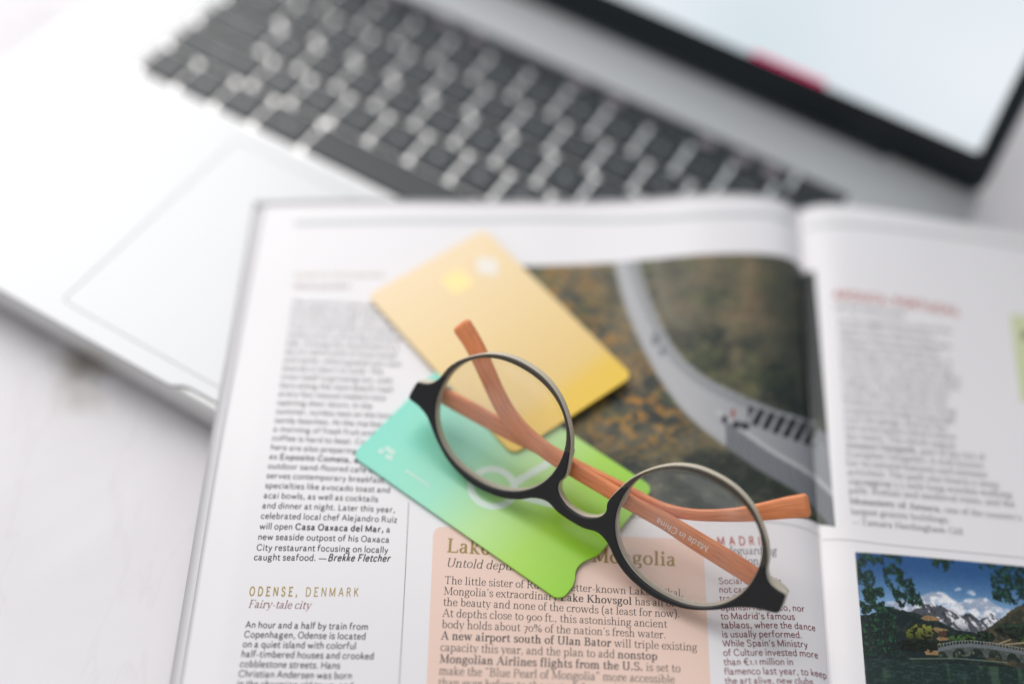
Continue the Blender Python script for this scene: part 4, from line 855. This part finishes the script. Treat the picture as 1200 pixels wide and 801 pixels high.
# split joints on the outline: outer near (59, 7), inner near (9.6, 4)
jo = min(range(len(half)), key=lambda i: math.hypot(half[i][0] - 59.3, half[i][1] - 5.0)); ji = min(range(len(half)), key=lambda i: math.hypot(half[i][0] - 9.8, half[i][1] - 4.5))
def t_of(x, y): return math.atan2(y / B_, (x - CX) / A_)
to, ti = t_of(*half[jo]), t_of(*half[ji]) % (2 * math.pi)
low = [tuple(p) for p in half[:jo + 1]] + lens_pts(1, .1, 48, to, ti - 2 * math.pi, True) + [tuple(p) for p in half[ji:]]
lowfull = low[:-1] + [(-x, y) for x, y in low[::-1][:-1]]
lowfull = low + [(-x, y) for x, y in low[::-1][1:-1]]
def halfonly(f): return f
plate('front_frame', [lowfull], -1.1, 0, .5, M['black_frame'], gl, res=2, xform=wrap)
for sg in (1, -1):
    up = [tuple(p) for p in half[jo:ji + 1]] + lens_pts(1, .1, 40, ti, to, True)
    plate('upper_rim', [[(sg * x, y) for x, y in up][::sg]], -1.1, -.05, .35, M['olive_frame'], gl, res=2, xform=wrap)
def grow(P, g):
    P = np.array(P); D = np.roll(P, -1, 0) - np.roll(P, 1, 0); D /= np.linalg.norm(D, axis=1)[:, None] + 1e-9; return [tuple(q) for q in P + np.stack([D[:, 1], -D[:, 0]], 1) * g]
plate('back_frame', [grow(full, .22), lens_pts(1, -.15), lens_pts(-1, -.15)], -4.3, -1.12, .6, M['horn'], gl, res=2, xform=wrap)
for sg in (1, -1):
    # lens: a thin dome
    V = []; nr, na = 14, 48
    for side_z in (0, -1.3):
        for i in range(nr + 1):
            r_ = i / nr
            for k in range(na):
                t = 2 * math.pi * k / na; V.append((sg * CX + (A_ + .1) * r_ * math.cos(t), (B_ + .1) * r_ * math.sin(t), side_z - 1.2 + 1.4 * (1 - r_ * r_)))
    N = (nr + 1) * na; F = [f for f in grid_faces(na, nr + 1, True)]; F = F + [tuple(i + N for i in f[::-1]) for f in F] + [(nr * na + k, nr * na + (k + 1) % na, N + nr * na + (k + 1) % na, N + nr * na + k) for k in range(na)]
    mesh('lens', wrap(np.array(V)), F, M['lens'], gl, True)
    # nose pad
    bm = bmesh.new(); bmesh.ops.create_uvsphere(bm, u_segments=20, v_segments=12, radius=1)
    me = bpy.data.meshes.new('nose_pad'); 
    for v in bm.verts: v.co = Vector((v.co.x * 1.5 + sg * 10.6, v.co.y * 5.4 - .6, v.co.z * 2.4 - 4.9)) * MM
    bm.to_mesh(me); bm.free(); link('nose_pad', me, M['horn'], gl, True)
    # hinge block and endpiece return behind the front
    bk = plate('endpiece', [[(sg * 59.8, -8.2), (sg * 67.6, -6.2), (sg * 68.4, -1.2), (sg * 66.2, -.2), (sg * 60.6, .2)][::sg]], -8.6, -4.32, .5, M['horn'], gl, res=2, xform=wrap)
    plate('hinge', [[(sg * 58, -6.4), (sg * 63.5, -6.2), (sg * 63.5, -1.6), (sg * 58, -1.6)][::sg]], -11.2, -8.62, .3, M['metal'], gl, res=1, xform=wrap)
def temple(px, wid, zl, th=2.6):
    px = np.array(px, float); wd = np.interp(np.linspace(0, len(px) - 1, (len(px) - 1) * 6 + 1), range(len(px)), wid); z = np.interp(np.linspace(0, len(px) - 1, (len(px) - 1) * 6 + 1), range(len(px)), zl)
    q = catmull(px, 6); P = np.array([[*ul(x, y, zz), zz] for (x, y), zz in zip(q, z)])
    # smooth
    for _ in range(3): P[1:-1] = (P[:-2] + 2 * P[1:-1] + P[2:]) / 4
    for _ in range(6): wd[1:-1] = (wd[:-2] + 2 * wd[1:-1] + wd[2:]) / 4
    D = np.gradient(P[:, :2], axis=0); D /= np.linalg.norm(D, axis=1)[:, None]; N = np.stack([-D[:, 1], D[:, 0]], 1)
    ln = np.concatenate([[0], np.cumsum(np.linalg.norm(np.diff(P[:, :2], axis=0), axis=1))])
    # extra rings to round both ends
    def ring(i, shrink, push):
        V = []; h = max(wd[i] / 2 - shrink, .05); t_ = max(th / 2 - shrink * .8, .05); r_ = min(h, t_) * .72
        c = P[i].copy(); c[:2] += D[i] * push
        for ax, ay, a0 in ((h - r_, t_ - r_, 0), (-h + r_, t_ - r_, 90), (-h + r_, -t_ + r_, 180), (h - r_, -t_ + r_, 270)):
            for k in range(4):
                t = math.radians(a0 + 30 * k); u = ax + r_ * math.cos(t); w_ = ay + r_ * math.sin(t); V.append((c[0] + N[i][0] * u, c[1] + N[i][1] * u, c[2] + w_))
        return V
    rings = [(0, .5, -.45), (0, .12, -.2)] + [(i, 0, 0) for i in range(len(P))] + [(len(P) - 1, .2, .5), (len(P) - 1, .6, .95), (len(P) - 1, 1.2, 1.25), (len(P) - 1, 2.0, 1.35)]
    V = []; nr = len(rings)
    for r3 in rings: V += ring(*r3)
    F = grid_faces(16, nr, True) + [tuple(range(16))[::-1], tuple((nr - 1) * 16 + k for k in range(16))]
    o = mesh('temple', V, F, M['wood'], gl, True); me = o.data; uvl = me.uv_layers.new(name='grain')
    for p in me.polygons:
        for li in p.loop_indices:
            vi = me.loops[li].vertex_index; i, _, push = rings[vi // 16]; co = me.vertices[vi].co / MM
            uvl.data[li].uv = ((ln[i] + push) / 40, ((co.x - P[i, 0]) * N[i, 0] + (co.y - P[i, 1]) * N[i, 1] + .35 * (co.z - P[i, 2])) / 40 + zl[0] * .37)
    return o, P, D, N, wd
t1, P1, D1, N1, w1 = temple([(908, 691), (895, 682.5), (855, 657), (810, 629.5), (780, 610.5), (744, 591.5), (720, 577.5), (690, 559.5), (672, 549), (650, 535), (628, 518.5), (608, 501), (592, 480), (580, 457), (568, 430), (555, 403), (542, 382.5)],
    [5.6, 6.2, 6.5, 6.0, 5.4, 5.0, 5.0, 5.2, 5.2, 5.2, 5.4, 5.8, 6.0, 5.8, 6.0, 6.3, 6.8], [-9.8, -9.2, -8.4, -8, -8, -8, -8, -8, -8, -8, -8, -8.2, -8.4, -8.6, -8.8, -9, -9])
t1['label'] = 'upper wooden temple with small white lettering'
t2, P2, D2, N2, w2_ = temple([(507, 455), (520, 463), (550, 479.5), (580, 496), (610, 512), (640, 527), (672, 545), (690, 554), (720, 568), (744, 580), (762, 589), (784, 597.5), (812, 602.5), (840, 603.3), (870, 602), (900, 598), (925, 594), (944, 592)],
    [5.4, 5.6, 5.8, 5.6, 5.4, 5.0, 4.6, 4.6, 4.2, 4.0, 3.8, 3.7, 3.6, 3.8, 4.6, 5.8, 6.8, 7.4], [-9.8, -10.5, -11.4, -11.8, -12, -12, -12, -12, -12, -12, -12, -12, -12, -12, -12, -12, -12, -12])
# lettering on the temple, upside down in the photograph
a = np.array(ul(831, 640.5, -6.6)); b = np.array(ul(770, 606, -6.6)); V, F, wln = sans_line('Made in China', 1.0, .004); ex = (b - a); Ls = np.linalg.norm(ex); ex /= Ls; ey = np.array([-ex[1], ex[0]]); sz = Ls / wln
P = a + V[:, :1] * sz * ex + V[:, 1:2] * sz * ey; ii = [int(np.argmin(np.hypot(P1[:, 0] - p[0], P1[:, 1] - p[1]))) for p in P]
o = mesh('lettering', [(p[0], p[1], P1[i, 2] + 1.3 + .03) for p, i in zip(P, ii)], F, M['temple_print'], t1)
